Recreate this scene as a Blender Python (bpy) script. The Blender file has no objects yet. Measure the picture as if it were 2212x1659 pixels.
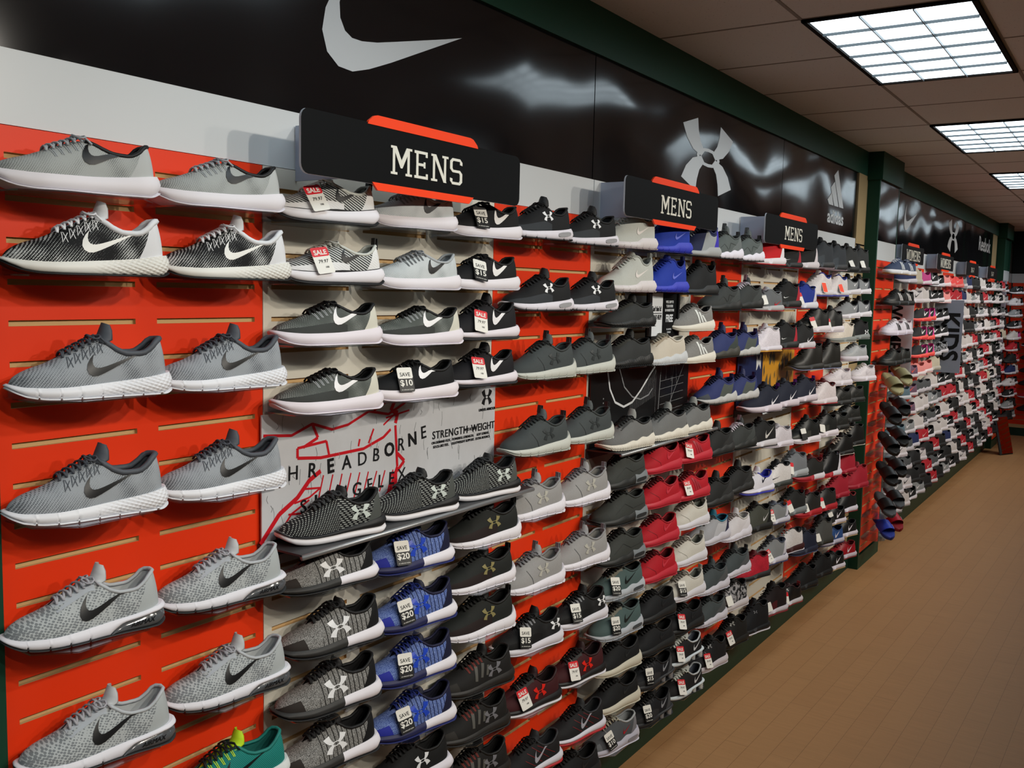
import bpy, math, random
from mathutils import Matrix, Vector
random.seed(7)
# ------------------------------------------------------------------ camera / light set-up
sc = bpy.context.scene
col = sc.collection
CAM = (1.7432, 0.0, 2.0)
VR = Vector((0.833039, 0.552734, 0.023040)); VU = Vector((-0.073141, 0.068759, 0.994949)); VW = Vector((-0.548358, 0.830516, -0.097707))
FPX = 2069.84
cd = bpy.data.cameras.new('camera'); cam = bpy.data.objects.new('camera', cd); col.objects.link(cam)
cd.sensor_width = 36.0; cd.lens = FPX / 2212.0 * 36.0; cd.clip_start = 0.05; cd.clip_end = 100
cam.matrix_world = Matrix(((VR.x, VU.x, -VW.x, CAM[0]), (VR.y, VU.y, -VW.y, CAM[1]), (VR.z, VU.z, -VW.z, CAM[2]), (0, 0, 0, 1)))
sc.camera = cam
w = bpy.data.worlds.new('world'); sc.world = w; w.use_nodes = True
w.node_tree.nodes['Background'].inputs[0].default_value = (0.9, 0.95, 1, 1); w.node_tree.nodes['Background'].inputs[1].default_value = 0.02
sc.view_settings.view_transform = 'Standard'; sc.view_settings.look = 'None'; sc.view_settings.gamma = 1.0
sc.view_settings.use_curve_mapping = False
sc.view_settings.exposure = 0.0
SPOT_POWER = 84.0
LAMP_POWER = 4.4          # emission of the ceiling troffers
CEIL = 3.035

def BP(u, v, X):
    """point on the plane x = X seen at reference pixel (u, v)"""
    d = VR * ((u - 1106) / FPX) - VU * ((v - 829.5) / FPX) + VW
    t = (X - CAM[0]) / d.x
    return Vector(CAM) + d * t

# ------------------------------------------------------------------ small helpers
def tag(o, label=None, cat=None, group=None, kind=None):
    if label: o['label'] = label
    if cat: o['category'] = cat
    if group: o['group'] = group
    if kind: o['kind'] = kind
    return o

def empty(name, loc=(0, 0, 0), rz=0.0):
    o = bpy.data.objects.new(name, None); o.empty_display_size = 0.05
    o.location = loc; o.rotation_euler = (0, 0, rz); col.objects.link(o); return o

class MB:
    def __init__(s): s.v = []; s.f = []; s.m = []; s.sm = []
    def add(s, vs, fs, m=0, smooth=False):
        b = len(s.v); s.v += [tuple(p) for p in vs]
        for f in fs: s.f.append(tuple(b + i for i in f)); s.m.append(m); s.sm.append(smooth)
    def box(s, x0, y0, z0, x1, y1, z1, m=0):
        vs = [(x0, y0, z0), (x1, y0, z0), (x1, y1, z0), (x0, y1, z0), (x0, y0, z1), (x1, y0, z1), (x1, y1, z1), (x0, y1, z1)]
        s.add(vs, [(0, 3, 2, 1), (4, 5, 6, 7), (0, 1, 5, 4), (1, 2, 6, 5), (2, 3, 7, 6), (3, 0, 4, 7)], m)
    def quad(s, a, b, c, d, m=0): s.add([a, b, c, d], [(0, 1, 2, 3)], m)
    def prism(s, poly, x0, x1, m=0, mside=None):
        """polygon in (y, z) extruded from x0 to x1"""
        n = len(poly); vs = [(x0, a, b) for a, b in poly] + [(x1, a, b) for a, b in poly]
        s.add(vs, [tuple(range(n))[::-1], tuple(range(n, 2 * n))], m)
        s.add(vs, [(i, (i + 1) % n, n + (i + 1) % n, n + i) for i in range(n)], m if mside is None else mside)
    def tube(s, pts, r, n=6, m=0, flat=1.0, cap=True):
        pts = [Vector(p) for p in pts]; rings = []
        for i, p in enumerate(pts):
            d = (pts[min(i + 1, len(pts) - 1)] - pts[max(i - 1, 0)])
            d = d.normalized() if d.length > 1e-9 else Vector((0, 1, 0))
            up = Vector((0, 0, 1)) if abs(d.z) < 0.9 else Vector((1, 0, 0))
            a = d.cross(up).normalized(); b = a.cross(d).normalized()
            rr = r[i] if isinstance(r, (list, tuple)) else r
            rings.append([p + a * (math.cos(2 * math.pi * k / n) * rr) + b * (math.sin(2 * math.pi * k / n) * rr * flat) for k in range(n)])
        vs = [q for rg in rings for q in rg]; fs = []
        for i in range(len(pts) - 1):
            for k in range(n): fs.append((i * n + k, i * n + (k + 1) % n, (i + 1) * n + (k + 1) % n, (i + 1) * n + k))
        if cap: fs.append(tuple(range(n))[::-1]); fs.append(tuple((len(pts) - 1) * n + k for k in range(n)))
        s.add(vs, fs, m, True)
    def grid(s, rows, m=0, smooth=True, mf=None, flip=False):
        n = len(rows[0]); vs = [p for r in rows for p in r]; b = len(s.v); s.v += [tuple(p) for p in vs]
        for i in range(len(rows) - 1):
            for k in range(n - 1):
                f = (b + i * n + k, b + i * n + k + 1, b + (i + 1) * n + k + 1, b + (i + 1) * n + k)
                s.f.append(f[::-1] if flip else f); s.m.append(mf(i, k) if mf else m); s.sm.append(smooth)
    def mesh(s, name, mats):
        me = bpy.data.meshes.new(name); me.from_pydata(s.v, [], s.f)
        for mt in mats: me.materials.append(mt)
        if s.f:
            me.polygons.foreach_set('material_index', s.m); me.polygons.foreach_set('use_smooth', s.sm)
        me.update(); return me
    def build(s, name, mats, parent=None, mesh=None):
        if not isinstance(mats, (list, tuple)): mats = [mats]
        o = bpy.data.objects.new(name, mesh or s.mesh(name, mats)); col.objects.link(o)
        if parent: o.parent = parent
        return o

# ------------------------------------------------------------------ materials
MC = {}
def lin(c):
    if isinstance(c, str):
        c = c.lstrip('#'); c = ''.join(ch * 2 for ch in c) if len(c) == 3 else c; c = tuple(int(c[i:i + 2], 16) / 255 for i in (0, 2, 4))
    return tuple((x / 12.92 if x <= 0.04045 else ((x + 0.055) / 1.055) ** 2.4) for x in c)
def mat(name, c, rough=0.6, spec=0.4, metal=0.0, bump=0.0, bscale=400, var=0.0, vscale=8.0, coat=0.0):
    key = (name, c, rough, metal, bump)
    if key in MC: return MC[key]
    m = bpy.data.materials.new(name); m.use_nodes = True; nt = m.node_tree; b = nt.nodes['Principled BSDF']
    c = lin(c)
    b.inputs['Base Color'].default_value = (*c, 1); b.inputs['Roughness'].default_value = rough
    b.inputs['Metallic'].default_value = metal; b.inputs['Specular IOR Level'].default_value = spec
    b.inputs['Coat Weight'].default_value = coat
    tc = None
    if bump or var:
        tc = nt.nodes.new('ShaderNodeTexCoord')
    if bump:
        n = nt.nodes.new('ShaderNodeTexNoise'); n.inputs['Scale'].default_value = bscale; n.inputs['Detail'].default_value = 2
        bp = nt.nodes.new('ShaderNodeBump'); bp.inputs['Strength'].default_value = bump; bp.inputs['Distance'].default_value = 0.001
        nt.links.new(tc.outputs['Object'], n.inputs['Vector']); nt.links.new(n.outputs[0], bp.inputs['Height']); nt.links.new(bp.outputs[0], b.inputs['Normal'])
    if var:
        n = nt.nodes.new('ShaderNodeTexNoise'); n.inputs['Scale'].default_value = vscale; n.inputs['Detail'].default_value = 3
        mx = nt.nodes.new('ShaderNodeMix'); mx.data_type = 'RGBA'
        mx.inputs[6].default_value = (*[x * (1 - var) for x in c], 1); mx.inputs[7].default_value = (*[min(1, x * (1 + var)) for x in c], 1)
        nt.links.new(tc.outputs['Object'], n.inputs['Vector']); nt.links.new(n.outputs[0], mx.inputs[0]); nt.links.new(mx.outputs[2], b.inputs['Base Color'])
    MC[key] = m; return m

def emis(name, c, s):
    m = bpy.data.materials.new(name); m.use_nodes = True; nt = m.node_tree; nt.nodes.remove(nt.nodes['Principled BSDF'])
    e = nt.nodes.new('ShaderNodeEmission'); e.inputs[0].default_value = (*c, 1); e.inputs[1].default_value = s
    nt.links.new(e.outputs[0], nt.nodes['Material Output'].inputs[0]); return m

def acrylic(name='clear_acrylic', tint=(0.93, 0.95, 0.96), gl=0.08):
    m = bpy.data.materials.new(name); m.use_nodes = True; nt = m.node_tree; nt.nodes.remove(nt.nodes['Principled BSDF'])
    t = nt.nodes.new('ShaderNodeBsdfTransparent'); t.inputs[0].default_value = (*tint, 1)
    g = nt.nodes.new('ShaderNodeBsdfGlossy'); g.inputs[1].default_value = 0.08; g.inputs[0].default_value = (.9, .95, 1, 1)
    fr = nt.nodes.new('ShaderNodeLayerWeight'); fr.inputs[0].default_value = 0.35
    mp = nt.nodes.new('ShaderNodeMapRange'); mp.inputs[3].default_value = gl; mp.inputs[4].default_value = 0.75
    mx = nt.nodes.new('ShaderNodeMixShader')
    nt.links.new(fr.outputs[1], mp.inputs[0]); nt.links.new(mp.outputs[0], mx.inputs[0])
    nt.links.new(t.outputs[0], mx.inputs[1]); nt.links.new(g.outputs[0], mx.inputs[2]); nt.links.new(mx.outputs[0], nt.nodes['Material Output'].inputs[0])
    return m

REG = {  # name -> half planes a*t + b*v + c > 0 on the upper's own (t, v) unwrap; all must hold
 'counter': [(1, -.10, -.795)], 'toecap': [(-1, -.05, .215), (0, -1, .66)], 'toefull': [(-1, -.05, .23)],
 'mud': [(0, -1, .30)], 'heel': [(1, -.30, -.60)], 'mid': [(1, -.25, -.42), (-1, .1, .80), (0, -1, .78)], 'low': [(-.30, -1, .56), (-1, 0, .63)]}
def fabric(pat, c1, c2='#222222', regs=()):
    """shoe upper: pattern in the shoe's own (y, z) coordinates, y toe to heel in metres"""
    key = ('fab', pat, c1, c2, regs)
    if key in MC: return MC[key]
    m = bpy.data.materials.new('upper_' + pat); m.use_nodes = True; nt = m.node_tree; b = nt.nodes['Principled BSDF']
    N = nt.nodes.new; Lk = nt.links.new
    b.inputs['Roughness'].default_value = 0.75 if pat != 'leather' else 0.42
    b.inputs['Specular IOR Level'].default_value = 0.3
    a, d = lin(c1), lin(c2)
    tc = N('ShaderNodeTexCoord')
    def mapping(sx, sy, sz, rx=0.0):
        mp = N('ShaderNodeMapping'); mp.inputs['Scale'].default_value = (sx, sy, sz); mp.inputs['Rotation'].default_value = (rx, 0, 0)
        Lk(tc.outputs['Object'], mp.inputs['Vector']); return mp
    def noise(sc_, det=2.0, src=None):
        n = N('ShaderNodeTexNoise'); n.inputs['Scale'].default_value = sc_; n.inputs['Detail'].default_value = det
        Lk((src or tc).outputs[0 if src else 'Object'], n.inputs['Vector']); return n
    def ramp(src, p0, p1, ca, cb):
        r = N('ShaderNodeValToRGB'); r.color_ramp.elements[0].position = p0; r.color_ramp.elements[1].position = p1
        r.color_ramp.elements[0].color = (*ca, 1); r.color_ramp.elements[1].color = (*cb, 1); Lk(src, r.inputs[0]); return r
    out = None; hgt = None
    if pat in ('perf', 'perf2', 'hex'):
        sc_ = {'perf': (1, 210, 400), 'perf2': (1, 290, 430), 'hex': (1, 165, 230)}[pat]
        mp = mapping(0.0, sc_[1], sc_[2], 0.42); v = N('ShaderNodeTexVoronoi'); v.voronoi_dimensions = '3D'
        v.inputs['Randomness'].default_value = 0.12 if pat != 'hex' else 0.35; v.inputs['Scale'].default_value = 1.0
        Lk(mp.outputs[0], v.inputs['Vector'])
        big = noise(22, 1.0); th = N('ShaderNodeMath'); th.operation = 'MULTIPLY_ADD'; th.inputs[1].default_value = 0.9 if pat != 'hex' else .55; th.inputs[2].default_value = -0.31 if pat != 'hex' else .08
        Lk(big.outputs[0], th.inputs[0])
        lt = N('ShaderNodeMath'); lt.operation = 'SUBTRACT'; Lk(v.outputs['Distance'], lt.inputs[0]); Lk(th.outputs[0], lt.inputs[1])
        r = ramp(lt.outputs[0], 0.0, 0.07, d, a); out = r.outputs[0]
        fine = noise(900, 1); hgt = fine.outputs[0]
    elif pat == 'heather':
        n = noise(620, 3); r = ramp(n.outputs[0], 0.42, 0.58, d, a); out = r.outputs[0]; hgt = n.outputs[0]
        wv = N('ShaderNodeTexWave'); wv.inputs['Scale'].default_value = 1.0; wv.inputs['Distortion'].default_value = 2.5; wv.inputs['Detail Scale'].default_value = .6
        mp = mapping(0.0, 26, 9, -0.4); Lk(mp.outputs[0], wv.inputs['Vector']); wv.bands_direction = 'Y'
        r2 = ramp(wv.outputs[0], 0.06, 0.14, (0, 0, 0), (1, 1, 1)); sep = N('ShaderNodeSeparateXYZ'); Lk(tc.outputs['Object'], sep.inputs[0])
        gt = N('ShaderNodeMath'); gt.operation = 'LESS_THAN'; gt.inputs[1].default_value = -0.045; Lk(sep.outputs[1], gt.inputs[0])
        mxx = N('ShaderNodeMath'); mxx.operation = 'MAXIMUM'; Lk(gt.outputs[0], mxx.inputs[0]); Lk(r2.outputs[0], mxx.inputs[1])
        mx = N('ShaderNodeMix'); mx.data_type = 'RGBA'; mx.inputs[6].default_value = (*[x * .25 for x in d], 1); Lk(mxx.outputs[0], mx.inputs[0]); Lk(out, mx.inputs[7]); out = mx.outputs[2]
    elif pat == 'melange':
        n = noise(700, 3); r = ramp(n.outputs[0], 0.4, 0.62, d, a); out = r.outputs[0]; hgt = n.outputs[0]
    elif pat == 'stripes':
        mp = mapping(0.0, 55, 95, 0.0); wv = N('ShaderNodeTexWave'); wv.bands_direction = 'DIAGONAL'; wv.inputs['Scale'].default_value = 1.0; wv.inputs['Distortion'].default_value = 1.2
        wv.inputs['Detail Scale'].default_value = .4
        Lk(mp.outputs[0], wv.inputs['Vector']); r = ramp(wv.outputs[0], 0.42, 0.55, d, a); out = r.outputs[0]; hgt = wv.outputs[0]
    elif pat == 'dash':
        mp = mapping(0.0, 85, 230, 0.33); br = N('ShaderNodeTexBrick'); br.inputs['Scale'].default_value = 1.0; br.inputs['Mortar Size'].default_value = 0.34; br.inputs['Mortar Smooth'].default_value = 0.1
        br.inputs['Brick Width'].default_value = 1.5; br.inputs['Row Height'].default_value = 1.0
        sx = N('ShaderNodeSeparateXYZ'); cx = N('ShaderNodeCombineXYZ'); Lk(mp.outputs[0], sx.inputs[0]); Lk(sx.outputs[1], cx.inputs[0]); Lk(sx.outputs[2], cx.inputs[1]); Lk(cx.outputs[0], br.inputs['Vector'])
        br.inputs['Color1'].default_value = (*d, 1); br.inputs['Color2'].default_value = (*d, 1); br.inputs['Mortar'].default_value = (*a, 1)
        sep = N('ShaderNodeSeparateXYZ'); Lk(tc.outputs['Object'], sep.inputs[0])
        gt = N('ShaderNodeMath'); gt.operation = 'GREATER_THAN'; gt.inputs[1].default_value = 0.0; Lk(sep.outputs[1], gt.inputs[0])
        mp2 = mapping(0.0, 170, 260, 0.4); v = N('ShaderNodeTexVoronoi'); v.inputs['Scale'].default_value = 1; v.inputs['Randomness'].default_value = 0.1; Lk(mp2.outputs[0], v.inputs['Vector'])
        r = ramp(v.outputs['Distance'], 0.2, 0.26, d, a)
        mx = N('ShaderNodeMix'); mx.data_type = 'RGBA'; Lk(gt.outputs[0], mx.inputs[0]); Lk(r.outputs[0], mx.inputs[6]); Lk(br.outputs[0], mx.inputs[7]); out = mx.outputs[2]
    elif pat == 'camo':
        n = noise(60, 2); r = ramp(n.outputs[0], 0.46, 0.54, d, a); out = r.outputs[0]
    elif pat == 'ribs':
        mp = mapping(0.0, 150, 120, 0.0); wv = N('ShaderNodeTexWave'); wv.bands_direction = 'DIAGONAL'; wv.inputs['Scale'].default_value = 1.0; wv.inputs['Distortion'].default_value = .6
        Lk(mp.outputs[0], wv.inputs['Vector']); r = ramp(wv.outputs[0], 0.15, 0.7, d, a); out = r.outputs[0]; hgt = wv.outputs[0]
    else:
        n = noise(160 if pat == 'leather' else 700, 2); r = ramp(n.outputs[0], 0.2, 0.8, tuple(x * .82 for x in a), tuple(min(1, x * 1.12) for x in a)); out = r.outputs[0]; hgt = n.outputs[0]
    if regs:
        uv = N('ShaderNodeUVMap'); uv.uv_map = 'tv'; sp = N('ShaderNodeSeparateXYZ'); Lk(uv.outputs[0], sp.inputs[0])
        for rn, rc in regs:
            cur = None
            for (ka, kb, kc) in REG[rn]:
                m1 = N('ShaderNodeMath'); m1.operation = 'MULTIPLY_ADD'; m1.inputs[1].default_value = ka; m1.inputs[2].default_value = kc; Lk(sp.outputs[0], m1.inputs[0])
                m2 = N('ShaderNodeMath'); m2.operation = 'MULTIPLY_ADD'; m2.inputs[1].default_value = kb; Lk(sp.outputs[1], m2.inputs[0]); Lk(m1.outputs[0], m2.inputs[2])
                m3 = N('ShaderNodeMath'); m3.operation = 'GREATER_THAN'; m3.inputs[1].default_value = 0.0; Lk(m2.outputs[0], m3.inputs[0])
                if cur is None: cur = m3
                else:
                    m4 = N('ShaderNodeMath'); m4.operation = 'MULTIPLY'; Lk(cur.outputs[0], m4.inputs[0]); Lk(m3.outputs[0], m4.inputs[1]); cur = m4
            mx = N('ShaderNodeMix'); mx.data_type = 'RGBA'; mx.inputs[7].default_value = (*lin(rc), 1); Lk(cur.outputs[0], mx.inputs[0]); Lk(out, mx.inputs[6]); out = mx.outputs[2]
    Lk(out, b.inputs['Base Color'])
    if hgt is not None:
        bp = N('ShaderNodeBump'); bp.inputs['Strength'].default_value = 0.35 if pat != 'leather' else .12; bp.inputs['Distance'].default_value = 0.0008
        Lk(hgt, bp.inputs['Height']); Lk(bp.outputs[0], b.inputs['Normal'])
    MC[key] = m; return m

def glossy_black():
    """vinyl graphic panel: glossy and slightly wavy"""
    m = bpy.data.materials.new('gloss_black_panel'); m.use_nodes = True; nt = m.node_tree; b = nt.nodes['Principled BSDF']
    b.inputs['Base Color'].default_value = (0.005, 0.005, 0.006, 1); b.inputs['Roughness'].default_value = 0.13; b.inputs['Specular IOR Level'].default_value = 0.5
    tc = nt.nodes.new('ShaderNodeTexCoord'); n = nt.nodes.new('ShaderNodeTexNoise'); n.inputs['Scale'].default_value = 1.7; n.inputs['Detail'].default_value = 0.2
    bp = nt.nodes.new('ShaderNodeBump'); bp.inputs['Strength'].default_value = 1.0; bp.inputs['Distance'].default_value = 0.05
    nt.links.new(tc.outputs['Object'], n.inputs['Vector']); nt.links.new(n.outputs[0], bp.inputs['Height']); nt.links.new(bp.outputs[0], b.inputs['Normal'])
    return m

def floor_mat():
    m = bpy.data.materials.new('wood_strip_floor'); m.use_nodes = True; nt = m.node_tree; b = nt.nodes['Principled BSDF']; N = nt.nodes.new; Lk = nt.links.new
    tc = N('ShaderNodeTexCoord'); mp = N('ShaderNodeMapping'); mp.inputs['Rotation'].default_value = (0, 0, math.pi / 2 + 0.02); Lk(tc.outputs['Object'], mp.inputs['Vector'])
    br = N('ShaderNodeTexBrick'); br.inputs['Scale'].default_value = 1; br.inputs['Brick Width'].default_value = 0.92; br.inputs['Row Height'].default_value = 0.105
    br.inputs['Mortar Size'].default_value = 0.0011; br.inputs['Mortar Smooth'].default_value = .3; br.offset = 0.37; br.inputs['Bias'].default_value = 0.0
    br.inputs['Color1'].default_value = (*lin('#ad8257'), 1); br.inputs['Color2'].default_value = (*lin('#a97e54'), 1); br.inputs['Mortar'].default_value = (*lin('#85603f'), 1)
    Lk(mp.outputs[0], br.inputs['Vector'])
    mp2 = N('ShaderNodeMapping'); mp2.inputs['Scale'].default_value = (3, 40, 1); mp2.inputs['Rotation'].default_value = (0, 0, math.pi / 2); Lk(tc.outputs['Object'], mp2.inputs['Vector'])
    n = N('ShaderNodeTexNoise'); n.inputs['Scale'].default_value = 1.5; n.inputs['Detail'].default_value = 5; Lk(mp2.outputs[0], n.inputs['Vector'])
    mr = N('ShaderNodeMapRange'); mr.inputs[3].default_value = 0.86; mr.inputs[4].default_value = 1.1; Lk(n.outputs[0], mr.inputs[0])
    mx = N('ShaderNodeMix'); mx.data_type = 'RGBA'; mx.blend_type = 'MULTIPLY'; mx.inputs[0].default_value = 1; Lk(br.outputs[0], mx.inputs[6]); Lk(mr.outputs[0], mx.inputs[7])
    Lk(mx.outputs[2], b.inputs['Base Color']); b.inputs['Roughness'].default_value = 0.5; b.inputs['Specular IOR Level'].default_value = 0.3
    return m

def ceiling_mat():
    m = bpy.data.materials.new('ceiling_tile'); m.use_nodes = True; nt = m.node_tree; b = nt.nodes['Principled BSDF']; N = nt.nodes.new; Lk = nt.links.new
    tc = N('ShaderNodeTexCoord')
    n = N('ShaderNodeTexNoise'); n.inputs['Scale'].default_value = 110; n.inputs['Detail'].default_value = 3; Lk(tc.outputs['Object'], n.inputs['Vector'])
    r = N('ShaderNodeValToRGB'); r.color_ramp.elements[0].position = 0.27; r.color_ramp.elements[1].position = 0.34
    r.color_ramp.elements[0].color = (0.36, 0.34, 0.33, 1); r.color_ramp.elements[1].color = (0.74, 0.715, 0.70, 1); Lk(n.outputs[0], r.inputs[0]); Lk(r.outputs[0], b.inputs['Base Color'])
    b.inputs['Roughness'].default_value = 0.9
    return m

M = dict(
    orange=mat('orange_laminate', '#ee3a10', .42, .4, bump=.05, bscale=300), cream=mat('cream_laminate', '#dbd6c8', .4, .4),
    mdf=mat('bare_fibreboard', '#c9a878', .8, .2, bump=.2, bscale=200), mdfdark=mat('fibreboard_panel', '#a08a64', .7, .2),
    white=mat('white_laminate', '#d6d9da', .28, .5), green=mat('dark_green_paint', '#14402f', .5, .3, bump=.1, bscale=120),
    green2=mat('green_base_paint', '#173527', .5, .3), black=mat('matt_black', '#0c0d0f', .5, .3), signblack=mat('sign_black', '#0b0c0d', .6, .12),
    logo=mat('silver_vinyl', '#c9ccce', .4, .5), signorange=mat('sign_orange', '#ff4414', .45, .4), signedge=mat('sign_edge', '#c4c9d2', .5, .4), letter=mat('sign_letter', '#e6e3d6', .5, .3),
    bracket=mat('grey_bracket', '#aeb8cc', .5, .4), wallpaint=mat('wall_paint', '#57514b', .8, .2), steel=mat('dark_steel', '#4a4d50', .4, .5, metal=.6), steeledge=mat('shelf_lip', '#9a9c9e', .35, .5, metal=.6),
    frame=mat('lamp_frame', '#a8a39c', .3, .5, metal=.8), tbar=mat('ceiling_bar', '#8b8178', .6, .3), darkgap=mat('lamp_gap', '#15100e', .8, .1), louvre=mat('louvre', '#4a5054', .4, .3),
    tagw=mat('tag_white', '#e9e7df', .5, .4), tagr=mat('tag_red', '#d8202c', .45, .4), tagk=mat('tag_black', '#161616', .45, .4), ink=mat('ink', '#1a1a1c', .6, .2),
    pgrey=mat('poster_paper', '#c9cbcf', .5, .3, var=.05, vscale=30), pred=mat('poster_red', '#c81422', .5, .3), pblack=mat('poster_black', '#151618', .3, .5), pwhite=mat('poster_white', '#dfe3e6', .45, .4),
    pnavy=mat('poster_navy', '#1c2b57', .4, .4), pgold=mat('poster_gold', '#d99a2b', .4, .4), pgreyline=mat('poster_grey_line', '#8e9194', .45, .4), pgrey2=mat('poster_blue_grey', '#9aa2b2', .5, .3), mirror=mat('mirror', '#dddddd', .03, .5, metal=1.0),
    acr=acrylic(), panel=glossy_black(), floor=floor_mat(), ceil=ceiling_mat(), lamp=emis('lamp_diffuser', (0.78, 0.92, 1.0), LAMP_POWER),
)

# ------------------------------------------------------------------ writing
TXT = {}
def text_mesh(s, size, m, bold=0.0, extrude=0.0005, space=1.0, align='CENTER', shear=0.0, sx=1.0, name='lettering'):
    key = (s, round(size, 5), m.name, bold, align, shear, sx, space)
    if key in TXT: return TXT[key]
    cu = bpy.data.curves.new('t', 'FONT'); cu.body = s; cu.size = size; cu.align_x = align; cu.align_y = 'CENTER'; cu.offset = bold * size; cu.extrude = extrude; cu.space_character = space; cu.shear = shear
    cu.resolution_u = 3
    o = bpy.data.objects.new('t', cu); col.objects.link(o)
    dg = bpy.context.evaluated_depsgraph_get(); me = bpy.data.meshes.new_from_object(o.evaluated_get(dg))
    me.transform(Matrix(((0, 0, 1, 0), (sx, 0, 0, 0), (0, 1, 0, 0), (0, 0, 0, 1))))   # text x -> +Y, y -> +Z, faces +X
    me.materials.clear(); me.materials.append(m); me.name = name
    bpy.data.objects.remove(o); bpy.data.curves.remove(cu); TXT[key] = me; return me
def put_text(s, size, m, x, y, z, parent, name='lettering', rot=0.0, **k):
    o = bpy.data.objects.new(name, text_mesh(s, size, m, name=name, **k)); col.objects.link(o); o.location = (x, y, z); o.rotation_euler = (rot, 0, 0); o.parent = parent; return o

GLY = {}
def R4(x0, y0, x1, y1): return [(x0, y0), (x1, y0), (x1, y1), (x0, y1)]
sw = 0.10
GLY['M'] = (0.92, [R4(.08, 0, .08 + sw, 1), R4(.72, 0, .72 + sw, 1), [(.08, 1), (.24, 1), (.51, .42), (.46, .25), (.42, .25)], [(.845, 1), (.685, 1), (.415, .42), (.46, .25), (.50, .25)], R4(0, 0, .28, .085), R4(.64, 0, .925, .085), R4(0, .915, .2, 1), R4(.72, .915, .925, 1)])
GLY['E'] = (0.66, [R4(.08, 0, .08 + sw, 1), R4(0, 0, .62, .1), R4(0, .9, .6, 1), R4(.08, .46, .5, .56), R4(.53, 0, .62, .2), R4(.51, .8, .6, 1), R4(.42, .4, .5, .62)])
GLY['N'] = (0.80, [R4(.08, 0, .08 + sw, 1), R4(.62, 0, .62 + sw, 1), [(.08, 1), (.23, 1), (.745, 0), (.60, 0)], R4(0, 0, .29, .085), R4(0, .915, .2, 1), R4(.53, .915, .83, 1)])
GLY['S'] = (0.64, [R4(.12, .9, .5, 1), R4(.12, .46, .5, .56), R4(.1, 0, .5, .1), R4(0, .58, .12, .88), R4(.5, .12, .62, .44), [(0, .88), (.12, 1), (.16, .9), (.12, .84)], [(.5, 1), (.62, .88), (.62, .76), (.5, .78)], [(0, .58), (.12, .46), (.16, .56), (.12, .62)], [(.5, .56), (.62, .44), (.5, .38), (.46, .46)], [(.5, 0), (.62, .12), (.5, .18), (.46, .1)], [(.12, 0), (0, .12), (0, .24), (.12, .22)]])
GLY['W'] = (1.0, [[(.04, 1), (.17, 1), (.33, 0), (.22, 0)], [(.22, 0), (.33, 0), (.53, .8), (.47, .8)], [(.47, .8), (.53, .8), (.78, 0), (.67, 0)], [(.67, 0), (.78, 0), (.96, 1), (.83, 1)], R4(0, .915, .26, 1), R4(.74, .915, 1, 1)])
GLY['O'] = (0.70, [R4(0, .14, .125, .86), R4(.53, .14, .655, .86), R4(.14, .9, .52, 1), R4(.14, 0, .52, .1), [(0, .86), (.14, 1), (.16, .9), (.125, .84)], [(.655, .86), (.515, 1), (.5, .9), (.53, .84)], [(0, .14), (.14, 0), (.16, .1), (.125, .16)], [(.655, .14), (.515, 0), (.5, .1), (.53, .16)]])
def glyph_word(word, h, m, x, y, z, parent, name='lettering', hs=1.0):
    tot = sum(GLY[c][0] * hs * h + .15 * h for c in word); a = y - tot / 2; b = MB()
    for c in word:
        for i, p in enumerate(GLY[c][1]): b.prism([(a + q[0] * h * hs, z - h / 2 + q[1] * h) for q in p], x, x + 0.0012 + 0.00003 * i)
        a += GLY[c][0] * h * hs + .15 * h
    return b.build(name, m, parent)

SW_O = [(.15, .385), (.075, .31), (.02, .22), (0, .13), (.03, .05), (.10, .005), (.19, 0), (.30, .03), (.45, .085), (.65, .165), (.85, .245), (1., .305)]
SW_I = [(.15, .385), (.125, .33), (.105, .26), (.11, .2), (.14, .155), (.185, .135), (.25, .135), (.35, .15), (.48, .18), (.67, .225), (.86, .27), (1., .305)]
HORN = [(.0, .86), (.27, 1.0), (.29, .84), (.33, .70), (.42, .575), (.36, .5), (.20, .56), (.08, .69)]
def swoosh_strip(): return [[((o[0] + (i[0] - o[0]) * k / 3), (o[1] + (i[1] - o[1]) * k / 3)) for k in range(4)] for o, i in zip(SW_O, SW_I)]
def ua_polys():
    out = []
    for fx in (0, 1):
        for fy in (0, 1):
            out.append([((1 - x if fx else x), (1 - y if fy else y)) for x, y in HORN])
    n = 16
    for k in range(n):
        a0, a1 = 2 * math.pi * k / n, 2 * math.pi * (k + 1) / n
        out.append([(.5 + .23 * math.cos(a0), .5 + .13 * math.sin(a0)), (.5 + .23 * math.cos(a1), .5 + .13 * math.sin(a1)), (.5 + .18 * math.cos(a1), .5 + .085 * math.sin(a1)), (.5 + .18 * math.cos(a0), .5 + .085 * math.sin(a0))])
    return out
def flat_swoosh(b, x, y, z, wd, m=0):
    st = swoosh_strip(); b.grid([[(x, y + p[0] * wd, z + p[1] * wd) for p in r] for r in st], m, False)
    pts = [p for p in SW_O]
def flat_ua(b, x, y, z, wd, ht, m=0, t=0.001):
    for i, p in enumerate(ua_polys()): b.prism([(y + a * wd, z + c * ht) for a, c in p], x, x + t + i * 0.00001, m)

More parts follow.
